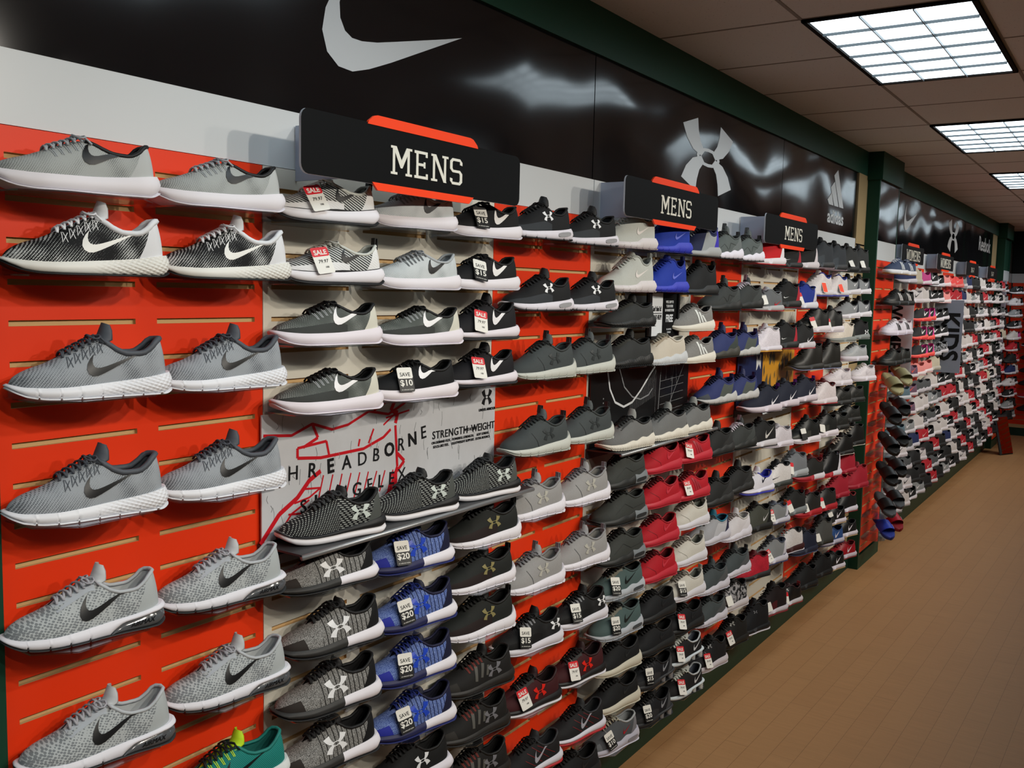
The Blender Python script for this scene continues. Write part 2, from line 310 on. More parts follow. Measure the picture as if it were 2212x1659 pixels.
# ------------------------------------------------------------------ the setting
Y0, PITCH, GAP = 0.9569, 0.3170, 0.0515
ZG, DZ = 2.0697, 0.0762
YN = lambda n: Y0 + n * PITCH - GAP / 2
HEAD0, HEAD1, SOF = 2.275, 2.413, 2.865
BASEH = 0.12
YP0, YP1 = 7.20, 7.84          # first pilaster
YQ0, YQ1 = 14.35, 15.0         # second pilaster
YFAR = 16.1; XP = 0.085
def struct(name, b, m): return tag(b.build(name, m), kind='structure')
b = MB(); b.box(-.6, -4, -.1, 9, 16.5, 0); struct('floor', b, M['floor'])
b = MB(); b.box(-.6, -4, CEIL, 9, 16.5, CEIL + .1); struct('ceiling', b, M['ceil'])
b = MB(); b.box(-.3, -4, 0, -.045, YFAR, CEIL); struct('wall_left', b, M['wallpaint'])
b = MB(); b.box(8.9, -4, 0, 9, 16.5, CEIL); struct('wall_right', b, M['wallpaint'])
b = MB(); b.box(-.3, -4.1, 0, 9, -4, CEIL); struct('wall_back', b, M['wallpaint'])
b = MB(); b.box(-.3, YFAR + .02, 0, 9, YFAR + .2, CEIL); struct('wall_far', b, M['wallpaint'])
# ceiling bars
b = MB(); y = 3.68 - .6327 * 12
while y < 16:
    b.box(-.04, y - .006, CEIL - .0015, 8.9, y + .006, CEIL); y += .6327
for x in (.575, 1.178, 1.78, 2.98, 3.58, 4.8, 5.4, 6.0, 7.2): b.box(x - .007, -4, CEIL - .002, x + .007, YFAR, CEIL)
struct('trim_1', b, M['tbar'])
# soffits and base boards
b = MB(); b.box(-.2, -4, SOF, 0.0, YP0, CEIL); b.box(-.2, YP1, SOF, 0.0, YQ0, CEIL); b.box(-.2, YQ1, SOF, 0.0, YFAR, CEIL); struct('trim_2', b, M['green'])
b = MB(); b.box(-.04, .8, 0, .015, YP0, BASEH); b.box(-.04, YP1, 0, .015, YQ0, BASEH); b.box(-.04, YQ1, 0, .015, YFAR, BASEH); struct('baseboard_left', b, M['green2'])
b = MB(); b.box(.015, YFAR - .015, 0, 8.9, YFAR + .02, BASEH); struct('baseboard_far', b, M['green2'])
b = MB(); b.box(0, YFAR - .01, BASEH, 8.9, YFAR + .02, BASEH + .05); struct('trim_3', b, M['mdf'])
b = MB(); b.box(-.04, YN(0) - .12, BASEH, .012, YN(0) - .004, HEAD0); struct('trim_4', b, M['green'])   # green post at the left end
def pilaster(nm, y0, y1):
    b = MB(); b.box(-.045, y0, 0, XP - .02, y1, CEIL)                       # core
    b.box(XP - .02, y0, 0, XP, y0 + .028, SOF); b.box(XP - .02, y1 - .02, 0, XP, y1, SOF)   # corner trims
    b.box(XP - .02, y0 + .028, 0, XP, y1 - .02, BASEH - .02)
    b.box(-.04, y0 - .02, 2.84, XP + .02, y1 + .02, CEIL)                   # box head
    struct(nm, b, M['green'])
pilaster('trim_5', YP0, YP1); pilaster('trim_6', YQ0, YQ1)

def slat_panel(name, y0, y1, ncol, face, label, x=0.0, yst=None, z0=BASEH, z1=HEAD0, slot='mdf', pitch=PITCH):
    b = MB(); t = .018; d = .009; g = .0055
    if yst is None: yst = y0 + GAP / 2
    cols = [(yst + i * pitch, yst + i * pitch + pitch - GAP) for i in range(ncol)]
    zs = []; z = ZG + DZ * 4
    while z > z0 + .02:
        if z < z1 - .01: zs.append(z)
        z -= DZ
    zs = zs[::-1]; prev = z0
    for z in zs:
        b.quad((x, y0, prev), (x, y1, prev), (x, y1, z - g), (x, y0, z - g)); prev = z + g
        ya = y0
        for c0, c1 in cols:
            c0 = max(c0, y0 + .002); c1 = min(c1, y1 - .002)
            b.quad((x, ya, z - g), (x, c0, z - g), (x, c0, z + g), (x, ya, z + g)); ya = c1
            xb = x - d
            b.quad((x, c0, z - g), (x, c1, z - g), (xb, c1, z - g), (xb, c0, z - g), 1); b.quad((xb, c0, z + g), (xb, c1, z + g), (x, c1, z + g), (x, c0, z + g), 1)
            b.quad((xb, c0, z - g), (xb, c1, z - g), (xb, c1, z + g), (xb, c0, z + g), 1)
            b.quad((x, c0, z - g), (xb, c0, z - g), (xb, c0, z + g), (x, c0, z + g), 1); b.quad((xb, c1, z - g), (x, c1, z - g), (x, c1, z + g), (xb, c1, z + g), 1)
        b.quad((x, ya, z - g), (x, y1, z - g), (x, y1, z + g), (x, ya, z + g))
    b.quad((x, y0, prev), (x, y1, prev), (x, y1, z1), (x, y0, z1))
    e = .0015
    for (a0, a1) in ((y0, y0), (y1, y1)): b.quad((x - t, a0, z0), (x, a0, z0), (x, a0, z1), (x - t, a0, z1))
    b.quad((x - t, y0, z1), (x - t, y1, z1), (x, y1, z1), (x, y0, z1)); b.quad((x - t, y0, z0), (x - t, y1, z0), (x - t, y1, z1), (x - t, y0, z1))
    return tag(b.build(name, [M[face], M[slot]]), label, 'slatwall panel')
OW = ['first', 'second', 'third', 'fourth', 'fifth', 'sixth', 'seventh', 'eighth', 'ninth', 'tenth', 'eleventh', 'twelfth', 'thirteenth', 'fourteenth', 'fifteenth', 'sixteenth', 'seventeenth', 'eighteenth', 'nineteenth', 'twentieth', 'twenty-first', 'twenty-second']
edges = [(0, 2, 'orange'), (2, 5, 'cream'), (5, 7, 'orange'), (7, 10, 'cream'), (10, 12, 'orange'), (12, 15, 'cream'), (15, 17, 'orange'), (17, 19, 'cream')]
cnt = {'orange': 0, 'cream': 0}
for n0, n1, c in edges:
    slat_panel('slatwall_panel', YN(n0) + .001, YN(n1) - .001, n1 - n0, c, f'{c} slotted wall panel, {OW[cnt[c]]} {c} one from the left'); cnt[c] += 1
slat_panel('slatwall_panel', YN(19) + .001, YP0 - .001, 1, 'mdfdark', 'bare tan slotted wall strip beside the first green pillar', z1=SOF, yst=YN(19) + .001, pitch=YP0 - YN(19) + GAP, slot='darkgap')
slat_panel('slatwall_panel', YP0 + .03, YP1 - .022, 2, 'orange', 'narrow orange slotted panel on the front of the green pillar', x=XP, yst=YP0 + .04, pitch=.285)
k = 0; y = YP1
for wn, c in ((3, 'cream'), (2, 'orange'), (3, 'cream'), (2, 'orange'), (3, 'cream'), (2, 'orange'), (3, 'cream'), (2, 'orange')):
    y1 = min(y + wn * .32, YQ0)
    slat_panel('slatwall_panel', y + .001, y1 - .001, wn, c, f'{c} slotted wall panel, {OW[k]} one beyond the green pillar', yst=y + .027, pitch=.3185); y = y1; k += 1
slat_panel('slatwall_panel', YQ0 + .03, YQ1 - .022, 2, 'orange', 'orange slotted panel on the farthest green pillar', x=XP, yst=YQ0 + .04, pitch=.285)
slat_panel('slatwall_panel', YQ1, YFAR, 3, 'orange', 'orange slotted panel between the farthest pillar and the end wall', yst=YQ1 + .05)
o = slat_panel('slatwall_panel', 0.0, 7.0, 22, 'orange', 'orange slotted panel covering the end wall', z0=BASEH + .05)
o.matrix_world = Matrix(((0, 1, 0, .02), (-1, 0, 0, YFAR), (0, 0, 1, 0), (0, 0, 0, 1)))
# white strip above the slats
b = MB()
for y0, y1 in ((YN(0) - .15, 3.165), (3.17, 5.34), (5.345, YN(19)), (YP1, 10.1), (10.11, 12.2), (12.21, YQ0), (YQ1, YFAR)): b.box(-.04, y0, HEAD0 + .002, -.004, y1, HEAD1)
b.box(XP - .02, YP0 + .03, HEAD0 + .002, XP - .001, YP1 - .022, HEAD1); b.box(XP - .02, YQ0 + .03, HEAD0 + .002, XP - .001, YQ1 - .022, HEAD1)
b.box(0, YFAR - .004, HEAD0 + .002, 8.8, YFAR + .018, HEAD1)
struct('trim_7', b, M['white'])
# black glossy header panels
def header(y0, y1, label, x=-.012, name='header_panel', z1=SOF + .01):
    b = MB(); b.box(x - .02, y0 + .002, HEAD1 + .002, x, y1 - .002, z1); return tag(b.build(name, M['panel']), label, 'header sign')
h1 = header(-.6, 3.165, 'glossy black header panel with large tick logo above first MENS sign')
h2 = header(3.167, 5.342, 'glossy black header panel with crossed-arcs logo')
h3 = header(5.344, 6.95, 'glossy black header panel with three-bar mountain logo and name')
h4 = header(YP0 + .03, YP1 - .022, 'small glossy black header panel on the green pillar', x=XP - .001, z1=2.85)
h5 = header(YP1, 9.85, 'glossy black header panel with tick logo beyond the pillar')
h6 = header(9.852, 12.02, 'glossy black header panel with crossed-arcs logo above far WOMENS sign')
h7 = header(12.022, 13.9, 'glossy black header panel reading Reebok')
b = MB(); b.box(0, YFAR - .01, HEAD1 + .002, 8.8, YFAR + .018, CEIL); tag(b.build('header_panel', M['black']), 'plain black header above the orange end wall', 'header sign')
b = MB(); b.box(-.032, 13.902, HEAD1 + .002, -.012, YQ0 - .022, SOF + .01); struct('trim_8', b, M['mdfdark'])

def curved_swoosh(parent, y, z, wd, hscale=1.0):
    b = MB(); st = swoosh_strip(); b.grid([[(-.0105, y + p[0] * wd, z + p[1] * wd * hscale) for p in r] for r in st], 0, False); b.grid([[(-.012, y + p[0] * wd, z + p[1] * wd * hscale) for p in r] for r in st], 0, False)
    return b.build('logo', M['logo'], parent)
curved_swoosh(h1, 1.768, 2.55, .577, 1.07)
b = MB(); flat_ua(b, -.012, 3.965, 2.468, .60, .322, t=.0012); b.build('logo', M['logo'], h2)
b = MB()
for p in ([(6.285, 2.592), (6.385, 2.592), (6.33, 2.668), (6.245, 2.618)], [(6.405, 2.592), (6.505, 2.592), (6.39, 2.745), (6.305, 2.70)], [(6.525, 2.592), (6.628, 2.592), (6.455, 2.825), (6.37, 2.782)]):
    b.prism(p, -.012, -.0105)
b.build('logo', M['logo'], h3)
put_text('adidas', .115, M['logo'], -.0115, 6.455, 2.515, h3, bold=.022, sx=1.35)
curved_swoosh(h5, 8.52, 2.575, .52, 1.1)
b = MB(); flat_ua(b, -.012, 10.62, 2.495, .62, .33, t=.0012); b.build('logo', M['logo'], h6)
put_text('Reebok', .235, M['logo'], -.0115, 13.2, 2.68, h7, bold=.015, sx=1.35)

# ------------------------------------------------------------------ ceiling lights
def troffer(x0, y0, lx=.60, ly=1.25, label='', detail=True):
    t = empty('ceiling_light', (x0 + lx / 2, y0 + ly / 2, CEIL)); tag(t, label, 'ceiling light', 'recessed ceiling lights')
    hx, hy = lx / 2, ly / 2; b = MB()
    f = .018
    for a in ((-hx, -hy, hx, -hy + f), (-hx, hy - f, hx, hy), (-hx, -hy, -hx + f, hy), (hx - f, -hy, hx, hy)): b.box(a[0], a[1], -.012, a[2], a[3], -.002)
    b.build('frame', M['darkgap'], t)
    b = MB(); b.quad((-hx + .02, -hy + .02, -.004), (-hx + .02, hy - .02, -.004), (hx - .02, hy - .02, -.004), (hx - .02, -hy + .02, -.004)); b.build('diffuser', M['lamp'], t)
    if detail:
        b = MB()
        for i in range(1, 3): xx = -hx + .02 + (lx - .04) * i / 3; b.box(xx - .002, -hy + .02, -.016, xx + .002, hy - .02, -.005)
        for i in range(1, 6): yy = -hy + .02 + (ly - .04) * i / 6; b.box(-hx + .02, yy - .002, -.016, hx - .02, yy + .002, -.005)
        b.build('louvre', M['louvre'], t)
    return t
LN = {0: 'large bright ceiling light nearest the camera', 1: 'second ceiling light from the front, at right edge', 2: 'third ceiling light from the front', 3: 'farthest visible ceiling light, small at right edge'}
for k in range(-3, 5):
    troffer(.575, 3.68 + 2.53 * k, label=LN.get(k, 'recessed ceiling light above the shoe wall outside the picture'), detail=k >= 0)
for xr in (3.6,):  # unseen outer row, added to give the room general light
    for k in range(-1, 5, 2): troffer(xr + .6, 3.68 + 2.53 * k, label='unseen ceiling light added over the sales floor for general lighting', detail=False)
# row of track spots that washes the shoe wall (beyond the right edge of the picture)
def track_spot(y, power=SPOT_POWER):
    t = empty('track_spotlight', (2.7, y, 2.93)); tag(t, 'black track spotlight aimed at the shoe wall', 'spotlight', 'track spotlights aimed at the wall')
    tgt = Vector((0, y - .1, 1.22)) - Vector((2.7, y, 2.93)); q = tgt.to_track_quat('-Z', 'Y').to_matrix()
    b = MB(); b.tube([q @ Vector((0, 0, .14)), q @ Vector((0, 0, .10)), q @ Vector((0, 0, .0)), q @ Vector((0, 0, -.02))], [.028, .045, .052, .056], n=14, cap=False); b.build('lamp_head', M['black'], t)
    b = MB(); b.box(-.008, -.008, .06, .008, .008, CEIL - 2.93 - .02); b.build('stem', M['black'], t)
    ld = bpy.data.lights.new('spot_lamp', 'SPOT'); ld.energy = power; ld.spot_size = math.radians(76); ld.spot_blend = 1.0; ld.shadow_soft_size = .035; ld.color = (1.0, .93, .82)
    lo = bpy.data.objects.new('spot_lamp', ld); col.objects.link(lo); lo.parent = t; lo.rotation_euler = q.to_euler()
b = MB(); b.box(2.68, -1.2, CEIL - .022, 2.72, 15, CEIL - .002); tag(b.build('lighting_track', M['black']), 'black ceiling track carrying the wall spotlights', 'lighting track')
for i in range(18): track_spot(-.42 + .83 * i, SPOT_POWER * (.75 if i < 2 else 1.0))

# ------------------------------------------------------------------ shoes
def curve(pts):
    xs = [p[0] for p in pts]; ys = [p[1] for p in pts]; n = len(xs)
    d = [(ys[i + 1] - ys[i]) / (xs[i + 1] - xs[i]) for i in range(n - 1)]
    m = [d[0]] + [0 if d[i - 1] * d[i] <= 0 else 2 * d[i - 1] * d[i] / (d[i - 1] + d[i]) for i in range(1, n - 1)] + [d[-1]]
    def f(x):
        if x <= xs[0]: return ys[0]
        if x >= xs[-1]: return ys[-1]
        i = 0
        while xs[i + 1] < x: i += 1
        h = xs[i + 1] - xs[i]; t = (x - xs[i]) / h
        return ys[i] * (1 + 2 * t) * (1 - t) ** 2 + m[i] * h * t * (1 - t) ** 2 + ys[i + 1] * t * t * (3 - 2 * t) + m[i + 1] * h * t * t * (t - 1)
    return f
LATW = curve([(0, 0), (.006, .010), (.02, .0185), (.05, .028), (.10, .037), (.18, .0445), (.30, .050), (.42, .0485), (.58, .0415), (.72, .038), (.85, .0375), (.92, .034), (.965, .0255), (.99, .0135), (1, 0)])
MEDW = curve([(0, 0), (.006, .011), (.02, .020), (.05, .031), (.10, .040), (.18, .0465), (.28, .0480), (.42, .0400), (.58, .032), (.72, .0325), (.85, .0350), (.92, .032), (.965, .0245), (.99, .0135), (1, 0)])
BOT = [(0, .021), (.05, .012), (.12, .004), (.22, .0005), (.35, 0), (.92, 0), (1, .008)]
BASES = {
 'run': dict(m=[(0, .030), (.08, .025), (.25, .023), (.5, .027), (.75, .033), (.92, .040), (1, .043)], b=BOT,
             e=[(0, .031), (.03, .042), (.10, .054), (.20, .064), (.30, .077), (.42, .094), (.52, .106), (.57, .103), (.64, .089), (.72, .081), (.80, .081), (.88, .092), (.945, .106), (1, .108)], tt=.137),
 'free': dict(m=[(0, .036), (.08, .032), (.25, .029), (.5, .030), (.75, .035), (.92, .041), (1, .044)], b=[(0, .024), (.06, .012), (.14, .003), (.25, 0), (.9, 0), (1, .012)],
             e=[(0, .036), (.03, .044), (.10, .053), (.20, .062), (.30, .073), (.42, .086), (.50, .094), (.56, .093), (.64, .083), (.72, .076), (.80, .075), (.88, .083), (.945, .097), (1, .099)], tt=.099),
 'roshe': dict(m=[(0, .026), (.1, .023), (.3, .025), (.55, .032), (.8, .041), (.95, .048), (1, .050)], b=[(0, .016), (.08, .006), (.2, 0), (.95, 0), (1, .004)],
             e=[(0, .028), (.03, .040), (.10, .052), (.20, .063), (.30, .078), (.42, .096), (.50, .106), (.56, .101), (.64, .086), (.72, .079), (.80, .081), (.88, .092), (.945, .104), (1, .106)], tt=.118),
 'presto': dict(m=[(0, .028), (.1, .024), (.35, .024), (.55, .028), (.66, .042), (.80, .044), (1, .046)], b=BOT,
             e=[(0, .030), (.03, .042), (.10, .055), (.20, .067), (.30, .084), (.42, .106), (.52, .124), (.60, .134), (.66, .128), (.72, .108), (.80, .102), (.88, .112), (.945, .128), (1, .130)], tt=.150),
 'huar': dict(m=[(0, .027), (.12, .023), (.3, .025), (.48, .034), (.56, .031), (.70, .043), (.78, .040), (.9, .052), (1, .052)], b=[(0, .018), (.07, .008), (.16, .001), (.3, 0), (1, .003)],
             e=[(0, .030), (.03, .042), (.10, .054), (.20, .068), (.30, .086), (.42, .104), (.50, .115), (.58, .112), (.66, .100), (.74, .093), (.82, .096), (.9, .106), (1, .112)], tt=.150),
 'drift': dict(m=[(0, .026), (.1, .022), (.3, .024), (.5, .029), (.7, .034), (.88, .041), (.96, .056), (1, .062)], b=BOT,
             e=[(0, .030), (.03, .042), (.10, .054), (.20, .067), (.30, .084), (.42, .102), (.50, .112), (.57, .108), (.66, .094), (.74, .088), (.82, .093), (.9, .106), (1, .113)], tt=.143),
 'flat': dict(m=[(0, .034), (.3, .032), (.6, .032), (1, .034)], b=[(0, .008), (.05, .002), (.1, 0), (1, .001)],
             e=[(0, .036), (.03, .050), (.10, .061), (.20, .068), (.30, .081), (.42, .096), (.52, .106), (.57, .104), (.64, .091), (.72, .083), (.80, .082), (.88, .090), (.945, .100), (1, .101)], tt=.120),
 'high': dict(m=[(0, .032), (.1, .028), (.35, .028), (.55, .032), (.75, .036), (1, .040)], b=BOT,
             e=[(0, .033), (.03, .046), (.10, .059), (.20, .071), (.30, .090), (.42, .114), (.52, .138), (.60, .156), (.66, .154), (.74, .136), (.82, .132), (.9, .142), (1, .150)], tt=.178),
 'mid': dict(m=[(0, .032), (.1, .028), (.35, .029), (.55, .033), (.75, .037), (1, .040)], b=BOT,
             e=[(0, .033), (.03, .046), (.10, .058), (.20, .070), (.30, .088), (.42, .108), (.52, .126), (.60, .136), (.66, .130), (.74, .112), (.82, .106), (.9, .116), (1, .124)], tt=.152),
}
KW = curve([(0, 0), (.26, 0), (.30, .007), (.40, .0115), (.50, .0155), (.56, .0225), (.64, .029), (.80, .028), (.92, .0235), (.97, .014), (1, 0)])
AX = curve([(0, 2.4), (.15, 2.3), (.4, 1.9), (.6, 2.6), (1, 3.0)]); BX = curve([(0, .55), (.15, .55), (.4, .72), (.6, .85), (1, .9)])
LEN = 0.295

class Geo:
    def __init__(g, base, thick=0.0):
        d = BASES[base]; g.m = curve(d['m']); g.b = curve(d['b']); g.e = curve(d['e']); g.tt = d['tt']; g.base = base
    def yy(g, t): return (t - .5) * LEN
    def yu(g, t): return (.016 + .958 * t - .5) * LEN
    def tu(g, y): return min(max(((y / LEN + .5) - .016) / .958, 0.0), 1.0)
    def W(g, t, side): return max((LATW if side > 0 else MEDW)(t) - .0028, 0.0)
    def m0(g, t): return g.m(.016 + .958 * t) - .004
    def kw(g, t, side): return min(KW(t), .93 * g.W(t, side))
    def X(g, t, v, side=1):
        Wd = g.W(t, side)
        if Wd <= 1e-6: return 0.0
        k = g.kw(t, side) / Wd; return side * Wd * (k + (1 - k) * max(0.0, 1 - v ** AX(t)) ** BX(t))
    def warp(g, t, v): return -.011 * max(0.0, (t - .82) / .18) ** 1.5 * v ** 1.6
    def P(g, t, v, side=1, off=0.0):
        m0 = g.m0(t); z = m0 + (g.e(t) - m0) * v
        return (g.X(t, v, side) + side * off, g.yu(t) + g.warp(t, v), z)
    def surf(g, y, z, off=.0013, side=1):
        t = g.tu(y); m0 = g.m0(t); v = min(max((z - m0) / max(g.e(t) - m0, 1e-4), 0.02), .97)
        t = g.tu(y - g.warp(t, v)); p = g.P(t, v, side)
        q = g.P(t, min(v + .05, 1), side); dx, dz = q[0] - p[0], q[2] - p[2]; l = math.hypot(dx, dz) or 1
        nx, nz = dz / l * side, -dx / l * side
        return (p[0] + nx * off * side if side > 0 else p[0] - abs(nx) * off, p[1], p[2] + abs(nz) * off)

def stations(n): return [0.5 - 0.5 * math.cos(math.pi * i / n) for i in range(n + 1)]

def diamond_sole(c):
    key = ('diamond', c)
    if key in MC: return MC[key]
    m = bpy.data.materials.new('diamond_midsole'); m.use_nodes = True; nt = m.node_tree; b = nt.nodes['Principled BSDF']; N = nt.nodes.new; Lk = nt.links.new
    b.inputs['Base Color'].default_value = (*lin(c), 1); b.inputs['Roughness'].default_value = .5
    tc = N('ShaderNodeTexCoord'); mp = N('ShaderNodeMapping'); mp.inputs['Scale'].default_value = (0, 115, 170); mp.inputs['Rotation'].default_value = (.5, 0, 0); Lk(tc.outputs['Object'], mp.inputs[0])
    v = N('ShaderNodeTexVoronoi'); v.inputs['Scale'].default_value = 1; v.inputs['Randomness'].default_value = 0; Lk(mp.outputs[0], v.inputs['Vector'])
    sp = N('ShaderNodeSeparateXYZ'); Lk(tc.outputs['Object'], sp.inputs[0]); mr = N('ShaderNodeMapRange'); mr.inputs[1].default_value = -.01; mr.inputs[2].default_value = .05; Lk(sp.outputs[1], mr.inputs[0])
    bp = N('ShaderNodeBump'); bp.inputs['Distance'].default_value = -.0025; Lk(mr.outputs[0], bp.inputs['Strength']); Lk(v.outputs['Distance'], bp.inputs['Height']); Lk(bp.outputs[0], b.inputs['Normal'])
    MC[key] = m; return m
def smat(kind, c):
    return mat('shoe_' + kind, c, {'sole': .55, 'rubber': .5, 'lace': .75, 'lining': .85, 'logo': .4, 'trim': .6, 'gloss': .15}[kind], .4, bump=.0)

def make_shoe(s, hi=True, parts='full'):
    g = Geo(s['base']); sh = []
    n = 56 if hi else 22; K = 9 if hi else 4
    ts = stations(n); extra = [.3, .4, .5, .6, .7] if not hi else []
    ts = sorted(set(ts + extra))
    root = empty(s.get('name', 'running_shoe'))
    # upper
    b = MB()
    regs = []
    if 'overlay' in s: regs.append((s.get('ov', 'mud'), s['overlay']))
    if 'toecap' in s: regs.append(('toefull' if s.get('fulltoe') else 'toecap', s['toecap']))
    if 'counter' in s: regs.append(('counter', s['counter']))
    up_ = tuple(s['upper']); up_ = up_ if len(up_) == 3 else up_ + ('#222222',)
    mats = [fabric(*up_, tuple(regs))]
    vv = [(j / K) ** .9 for j in range(K + 1)]
    tvs = []
    for side in (1, -1):
        b.grid([[g.P(t, v, side) for v in vv] for t in ts], flip=(side < 0)); tvs += [(t, v) for t in ts for v in vv]
    me = b.mesh('upper', mats)
    uvl = me.uv_layers.new(name='tv')
    for li, lp_ in enumerate(me.loops): uvl.data[li].uv = tvs[lp_.vertex_index]
    import bmesh
    bm = bmesh.new(); bm.from_mesh(me); bmesh.ops.remove_doubles(bm, verts=bm.verts, dist=2e-5); bmesh.ops.recalc_face_normals(bm, faces=bm.faces); bm.to_mesh(me); bm.free()
    for p in me.polygons: p.use_smooth = True
    up = b.build('upper', None, root, me)
    # midsole + outsole
    mids = s['mid'] if isinstance(s['mid'], (list, tuple)) else [(0, 1, s['mid'])]
    notch = s.get('notch', [])
    ts2 = ts if not notch else sorted(set(ts + [q + d for q in notch for d in (-.006, -.003, .003, .006) if hi]))
    def bot(t):
        z = g.b(t)
        for q in notch:
            if hi and abs(t - q) < .004: z += .0035
        return z
    flare = s.get('flare', .004)
    def ring(t, zt, zb, inset=0.0, side_only=False):
        lw, mw = LATW(t), MEDW(t); out = []
        prof = [(1.0, -.0015), (.72, flare * .6), (.45, flare), (.15, flare * .5), (0, -.001)]
        for f, d in prof:
            out.append((max(lw + (d - inset) * min(1, lw / .02), 0), g.yy(t) + (d * .9 * (1 if t > .9 else (-1 if t < .1 else 0))), zb + (zt - zb) * f))
        for f, d in prof[::-1]:
            out.append((-max(mw + (d - inset) * min(1, mw / .02), 0), g.yy(t) + (d * .9 * (1 if t > .9 else (-1 if t < .1 else 0))), zb + (zt - zb) * f))
        out.append(out[0]); return out
    oh = s.get('oh', .004)
    b = MB(); mm = [diamond_sole(c) if s.get('diamond') else smat('sole', c) for _, _, c in mids]
    def mm_f(i, k):
        t = (ts2[i] + ts2[i + 1]) / 2
        for j, (a, c, _) in enumerate(mids):
            if a <= t <= c: return j
        return 0
    unit = s.get('unit')
    shox = s.get('shox')
    def mtop(t): return g.m(t)
    def mbot(t):
        z = bot(t) + oh
        if unit and unit[0] == 'full' and t > .62: z = max(z, g.m(t) - .010 - .012 * max(0, (.70 - t) / .08))
        if shox and t > .60: z = max(z, g.m(t) - .011)
        return z
    b.grid([ring(t, mtop(t), mbot(t)) for t in ts2], mf=mm_f)
    b.build('midsole', mm, root)
    if oh > 0:
        b = MB(); b.grid([ring(t, bot(t) + oh, bot(t), .0008) for t in ts2]); b.build('outsole', [smat('rubber', s.get('out', '#222222'))], root)
    if unit and unit[0] == 'full' and hi:
        b = MB(); ta = [.62 + .38 * i / 16 for i in range(17)]
        b.grid([ring(t, mbot(t) - .0002, bot(t) + oh, .0015) for t in ta]); b.build('air_unit', [mat('air_unit', unit[1], .12, .6)], root)
    if unit and unit[0] == 'win':
        b = MB(); c0 = []; nn = 14
        zc = (g.m(.8) + .004) / 2 + .001
        for k in range(nn):
            a = 2 * math.pi * k / nn; y = .305 * LEN + .030 * math.copysign(abs(math.cos(a)) ** .6, math.cos(a)); z = zc + .0075 * math.copysign(abs(math.sin(a)) ** .7, math.sin(a))
            t = y / LEN + .5; c0.append((LATW(t) + flare + .0012 , y, z + (y - .305 * LEN) * .10))
        b.add(c0, [tuple(range(nn))]); b.build('air_window', [mat('air_window', unit[1], .15, .6)], root)
    if shox:
        for tq in (.70, .88):
            for sx in (1, -1):
                b = MB()
                w_ = (LATW if sx > 0 else MEDW)(tq) - .011; zt = g.m(tq) - .010
                pts = [(sx * w_, g.yy(tq), .003 + (zt - .003) * i / 6) for i in range(7)]
                b.tube(pts, [.015, .011, .0145, .011, .0145, .011, .015], n=10)
                b.build('heel_column', [mat('shox_column', shox, .25, .5, metal=.4)], root)
    if parts == 'full' or s.get('need_lining'):
        # lining and collar
        tl = [t for t in ts if .50 <= t <= .985] + [.985]
        b = MB(); rows = []
        for t in tl:
            e = g.e(t); m1 = g.m0(t) + .014; r = []
            for side in (1, -1):
                W_ = g.W(t, side); kk = g.kw(t, side); yb = g.yu(t)
                q = [(side * (kk - .0005), yb + g.warp(t, 1), e - .0008), (side * max(kk - .001, min(W_ - .005, .8 * W_)), yb + g.warp(t, .6), m1 + (e - m1) * .55), (side * .78 * W_, yb, m1)]
                r += q if side > 0 else q[::-1]
            rows.append(r)
        b.grid(rows); b.build('lining', [smat('lining', s.get('lining', s['collar']))], root)
        b = MB(); tc_ = [.54 + (.985 - .54) * (i / 14) for i in range(15)]
        def edge(t, side): return (side * (g.kw(t, side) - .0005), g.yu(t) + g.warp(t, 1), g.e(t) - .0005)
        path = [edge(t, 1) for t in tc_] + [edge(t, -1) for t in tc_[::-1]]
        cr = s.get('cr', .0042); b.tube(path, cr, n=6 if hi else 4); b.build('collar', [smat('trim', s['collar'])], root)
    # tongue
    def tongue_pts():
        P_ = []
        for i in range(7):
            t = .265 + (.53 - .265) * i / 6; P_.append((g.yu(t), g.e(t) + .0015 - (.004 if i == 0 else 0), g.kw(t, 1) + .006))
        y1, z1, _ = P_[-1]; top = s.get('tt', g.tt); lean = s.get('tlean', .42)
        for i in range(1, 5):
            f = i / 4; P_.append((y1 + (top - z1) * lean * f, z1 + (top - z1) * f + .002 * f, .0225 * (1 - .38 * f ** 3)))
        return P_
    tp = tongue_pts(); b = MB(); rows = []
    for i, (y, z, hw) in enumerate(tp):
        j0, j1 = max(i - 1, 0), min(i + 1, len(tp) - 1); dy, dz = tp[j1][0] - tp[j0][0], tp[j1][1] - tp[j0][1]; l = math.hypot(dy, dz) or 1; ny, nz = -dz / l, dy / l
        wing = .008 if i < 7 else .020 - .009 * ((i - 7) / 3); r = []; th = .0045 if i < len(tp) - 1 else .0015
        for a in (-1, -.6, 0, .6, 1): h = -wing * a * a; r.append((a * hw, y + ny * h, z + nz * h))
        for a in (1, .6, 0, -.6, -1): h = -wing * a * a - th; r.append((a * hw * .96, y + ny * h, z + nz * h))
        r.append(r[0]); rows.append(r)
    b.grid(rows); last = rows[-1][:-1]; b.add(last, [tuple(range(len(last)))])
    if parts != 'tiny': b.build('tongue', [smat('trim', s['tongue'])], root)
